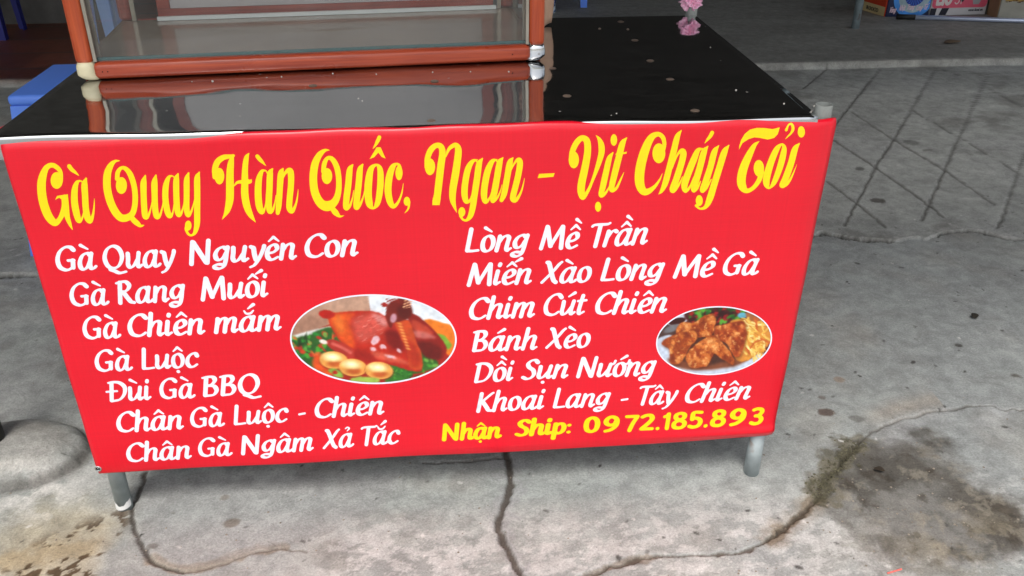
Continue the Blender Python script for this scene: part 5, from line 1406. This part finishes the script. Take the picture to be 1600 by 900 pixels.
i = Ink(); text_at(i, 'LIO', w * .07, .060, .085, w * .29, pen(.28, .22), 0.0); text_at(i, 'SI', w * .40, .060, .080, w * .125, pen(.09, .08), 0.0)
print_on(t, 'printed_text', i, mat_plain('offwhite_print', (204, 196, 192), .5), .0034)
i = Ink(); i.poly([(w * .52, .078), (w * .70, .098), (w * .70, .114), (w * .54, .094)]); i.ellipse(w * .525, .086, .012, .014)
rrect(i, w * .66, .094, w * .93, .30, .03); print_on(t, 'printed_mixer', i, mat_plain('dark_print', (38, 34, 38), .4), .0034)
i = Ink(); i.poly([(w * .70, .094), (w * .735, .058), (w * .835, .058), (w * .88, .094), (w * .79, .106)]); print_on(t, 'printed_bowl', i, mat_plain('steel_print', (150, 150, 152), .4), .0042)
i = Ink(); text_at(i, 'www.liosi.vn', w * .68, .020, .014, w * .26, pen(.2, .14), .1); print_on(t, 'printed_text', i, M_TAPE, .0018)
q0, q1 = on_z(1558, 29.5, FLOOR), on_z(1660, 31, FLOOR)
t, w = carton('carton', q0, q1, 0.4, 0.30, mat_plain('grimy_white_card', (150, 148, 138), .75, var=.14, vscale=12), 'grimy white and yellow carton at the right behind the long pole')
i = Ink(); i.poly([(.02, .098), (w - .002, .092), (w - .002, .298), (.015, .298)]); print_on(t, 'yellow_panel', i, mat_plain('faded_yellow_print', (160, 128, 52), .6, var=.15, vscale=14), .001)
i = Ink()
for k in range(14): i.ellipse(.03 + .012 * k + random.uniform(-.004, .004), .096 + random.uniform(-.004, .006), random.uniform(.004, .011), random.uniform(.002, .004))
print_on(t, 'rust_stain', i, mat_plain('rusty_stain', (84, 48, 24), .8), .002)
# open brown box between them
q0, q1 = on_z(1541, 22, FLOOR), on_z(1556, 29, FLOOR)
t, w = carton('carton', q0, q1, 0.25, 0.22, M_CARD, 'plain brown cardboard carton between the pink panelled carton and the grimy one')
# pole on the floor
pole = empty('broom_pole', (0, 0, 0), 'long shiny blue steel pole with a black grip lying in front of the cartons', 'pole')
pr_ = 0.0125
a = on_z(1405, 32.5, FLOOR); b = on_z(1434, 33.5, FLOOR); c = on_z(1640, 40, FLOOR)
u = (Vector(c) - Vector(a)).normalized(); zc = FLOOR + pr_ + .002
A_ = Vector((a[0], a[1] + .04, zc)); B_ = A_ + u * ((Vector(b) - Vector(a)).length); C_ = A_ + u * 1.3
bm = bmesh.new(); add_tube(bm, A_, B_, pr_ * 1.15, 20); bm_obj('grip', bm, mat_plain('black_rubber', (18, 18, 18), .6), pole, True)
bm = bmesh.new(); add_tube(bm, B_, C_, pr_, 20); bm_obj('shaft', bm, mat_plain('blue_steel', (205, 216, 240), .42, .6), pole, True)
# galvanised post of a stand whose upper part is out of view
p = on_z(1336, 44, FLOOR)
bm = bmesh.new(); add_tube(bm, (p[0], p[1], FLOOR - .01), (p[0], p[1], 1.3), .021, wall=.003)
o = bm_obj('pipe_post', bm, mat_galv('pale_pipe', (150, 165, 170)), None, True)
tag(o, 'upright pale grey steel pipe post standing on the shop floor left of the cartons', 'post')
# dark post at the left edge of the picture
p = on_z(-2, 704, 0.02)
bm = bmesh.new(); add_tube(bm, (p[0] - .006, p[1], -.01), (p[0] - .006, p[1], 0.9), .024, wall=.003)
o = bm_obj('pipe_post', bm, mat_galv('black_painted_pipe', (34, 38, 38), .4, rust=.10), None, True)
tag(o, 'black painted post with a rusty foot set in the cement mound', 'post')

# ------------------------------------------------------------------ small litter
def crumbs():
    V, F = [], []
    rnd = random.Random(4)
    def clod(x, y, r, flat=.6):
        z = ground_z(x, y); b = len(V); n = 7
        V.append((x, y, z + r * flat))
        for ringk, (rr, hh) in enumerate(((.6, .75), (1, .1), (1.05, -.3))):
            for k in range(n):
                a = 2 * math.pi * k / n + rnd.uniform(-.2, .2); q = r * rr * rnd.uniform(.75, 1.2)
                V.append((x + q * math.cos(a), y + q * math.sin(a), z + r * flat * hh * rnd.uniform(.8, 1.2)))
        for k in range(n):
            j = (k + 1) % n; F.append((b, b + 1 + k, b + 1 + j))
            for s in (0, n): F.append((b + 1 + s + k, b + 1 + s + n + k, b + 1 + s + n + j, b + 1 + s + j))
    return V, F, clod, rnd
V, F, clod, rnd = crumbs()
mp_ = [(1278, 770), (1283, 752), (1300, 735), (1322, 710), (1338, 692)]
for k in range(320):
    s = rnd.random() * 3.999; i0 = int(s); f = s - i0
    px = mp_[i0][0] * (1 - f) + mp_[i0 + 1][0] * f + rnd.gauss(0, 8); py = mp_[i0][1] * (1 - f) + mp_[i0 + 1][1] * f + rnd.gauss(0, 7)
    q = on_z(px, py); clod(q[0], q[1], rnd.uniform(.0010, .0032), .45)
m = mat_plain('moss_and_dirt', (84, 80, 62), .95, var=.5, vscale=55, bump=.5, bscale=300)
tag(mesh_obj('moss', V, F, m), 'dark green moss and dirt clumps filling the crack on the right of the stall', 'moss', kind='stuff')
V, F, clod, rnd = crumbs()
for k in range(260):
    q = on_z(rnd.uniform(0, 1600), rnd.uniform(560, 900)) if k % 3 else on_z(rnd.gauss(1440, 80), rnd.gauss(800, 40))
    clod(q[0], q[1], rnd.uniform(.0008, .0024), .6)
tag(mesh_obj('grit', V, F, mat_plain('grit', (130, 120, 108), .9, var=.5, vscale=80)), 'loose grit scattered on the concrete', 'grit', kind='stuff')
V, F, clod, rnd = crumbs()
_gz = ground_z
ground_z = lambda x, y: TH + 0.0004
for px, py in [(300, 127.5), (332, 127), (417, 121), (440, 120), (520, 115), (588, 116), (676, 113), (795, 112), (735, 112), (560, 154), (566, 158), (963, 178), (1225, 162), (1272, 166), (1150, 141), (1110, 74), (955, 181)]:
    q = on_z(px, py, TH); clod(q[0], q[1], rnd.uniform(.0008, .0022), .7)
ground_z = _gz
tag(mesh_obj('crumbs', V, F, mat_plain('pale_crumbs', (190, 186, 178), .8, var=.2)), 'pale crumbs lying on the shiny tabletop', 'crumbs', kind='stuff')
# straw scrap, leaf
q0, q1 = on_z(1386, 898), on_z(1408, 892)
bm = bmesh.new(); add_tube(bm, (q0[0], q0[1], ground_z(q0[0], q0[1]) + .002), (q1[0], q1[1], ground_z(q1[0], q1[1]) + .003), .0013, 8)
tag(bm_obj('drinking_straw', bm, mat_plain('coral_plastic', (236, 110, 100), .4)), 'thin coral red straw scrap on the concrete at the bottom edge', 'straw')
def leaf(px, py, z, L, rgb, label, rot):
    q = on_z(px, py, z); V, F = [], []; n = 10
    for i in range(n + 1):
        t = i / n; w = .28 * L * math.sin(math.pi * t) ** .8 + .0008
        for s in (-1, 0, 1):
            x = (t - .5) * L; y = s * w; zz = .004 + .006 * abs(s) * math.sin(3 * t) + .008 * (t - .5) ** 2
            V.append((x * math.cos(rot) - y * math.sin(rot) + q[0], x * math.sin(rot) + y * math.cos(rot) + q[1], q[2] + zz))
    for i in range(n):
        for j in range(2): a = i * 3 + j; F.append((a, a + 1, a + 4, a + 3))
    o = mesh_obj('dry_leaf', V, F, mat_plain('dry_leaf_' + str(px), rgb, .8, var=.3, vscale=60), None, True)
    o.modifiers.new('t', 'SOLIDIFY').thickness = .0006
    tag(o, label, 'leaf', 'dry leaves on the concrete')
leaf(1488, 67, FLOOR + .002, .10, (120, 100, 76), 'curled dry brown leaf on the raised shop floor', .2)
leaf(1522, 497, 0.002, .028, (46, 42, 34), 'small dark leaf on the lower slab right of the banner', 1.0)
leaf(1373, 738, 0.001, .02, (54, 44, 32), 'tiny brown leaf on the dark stain in front of the mossy crack', -.5)
print('scene built', len(bpy.data.objects))
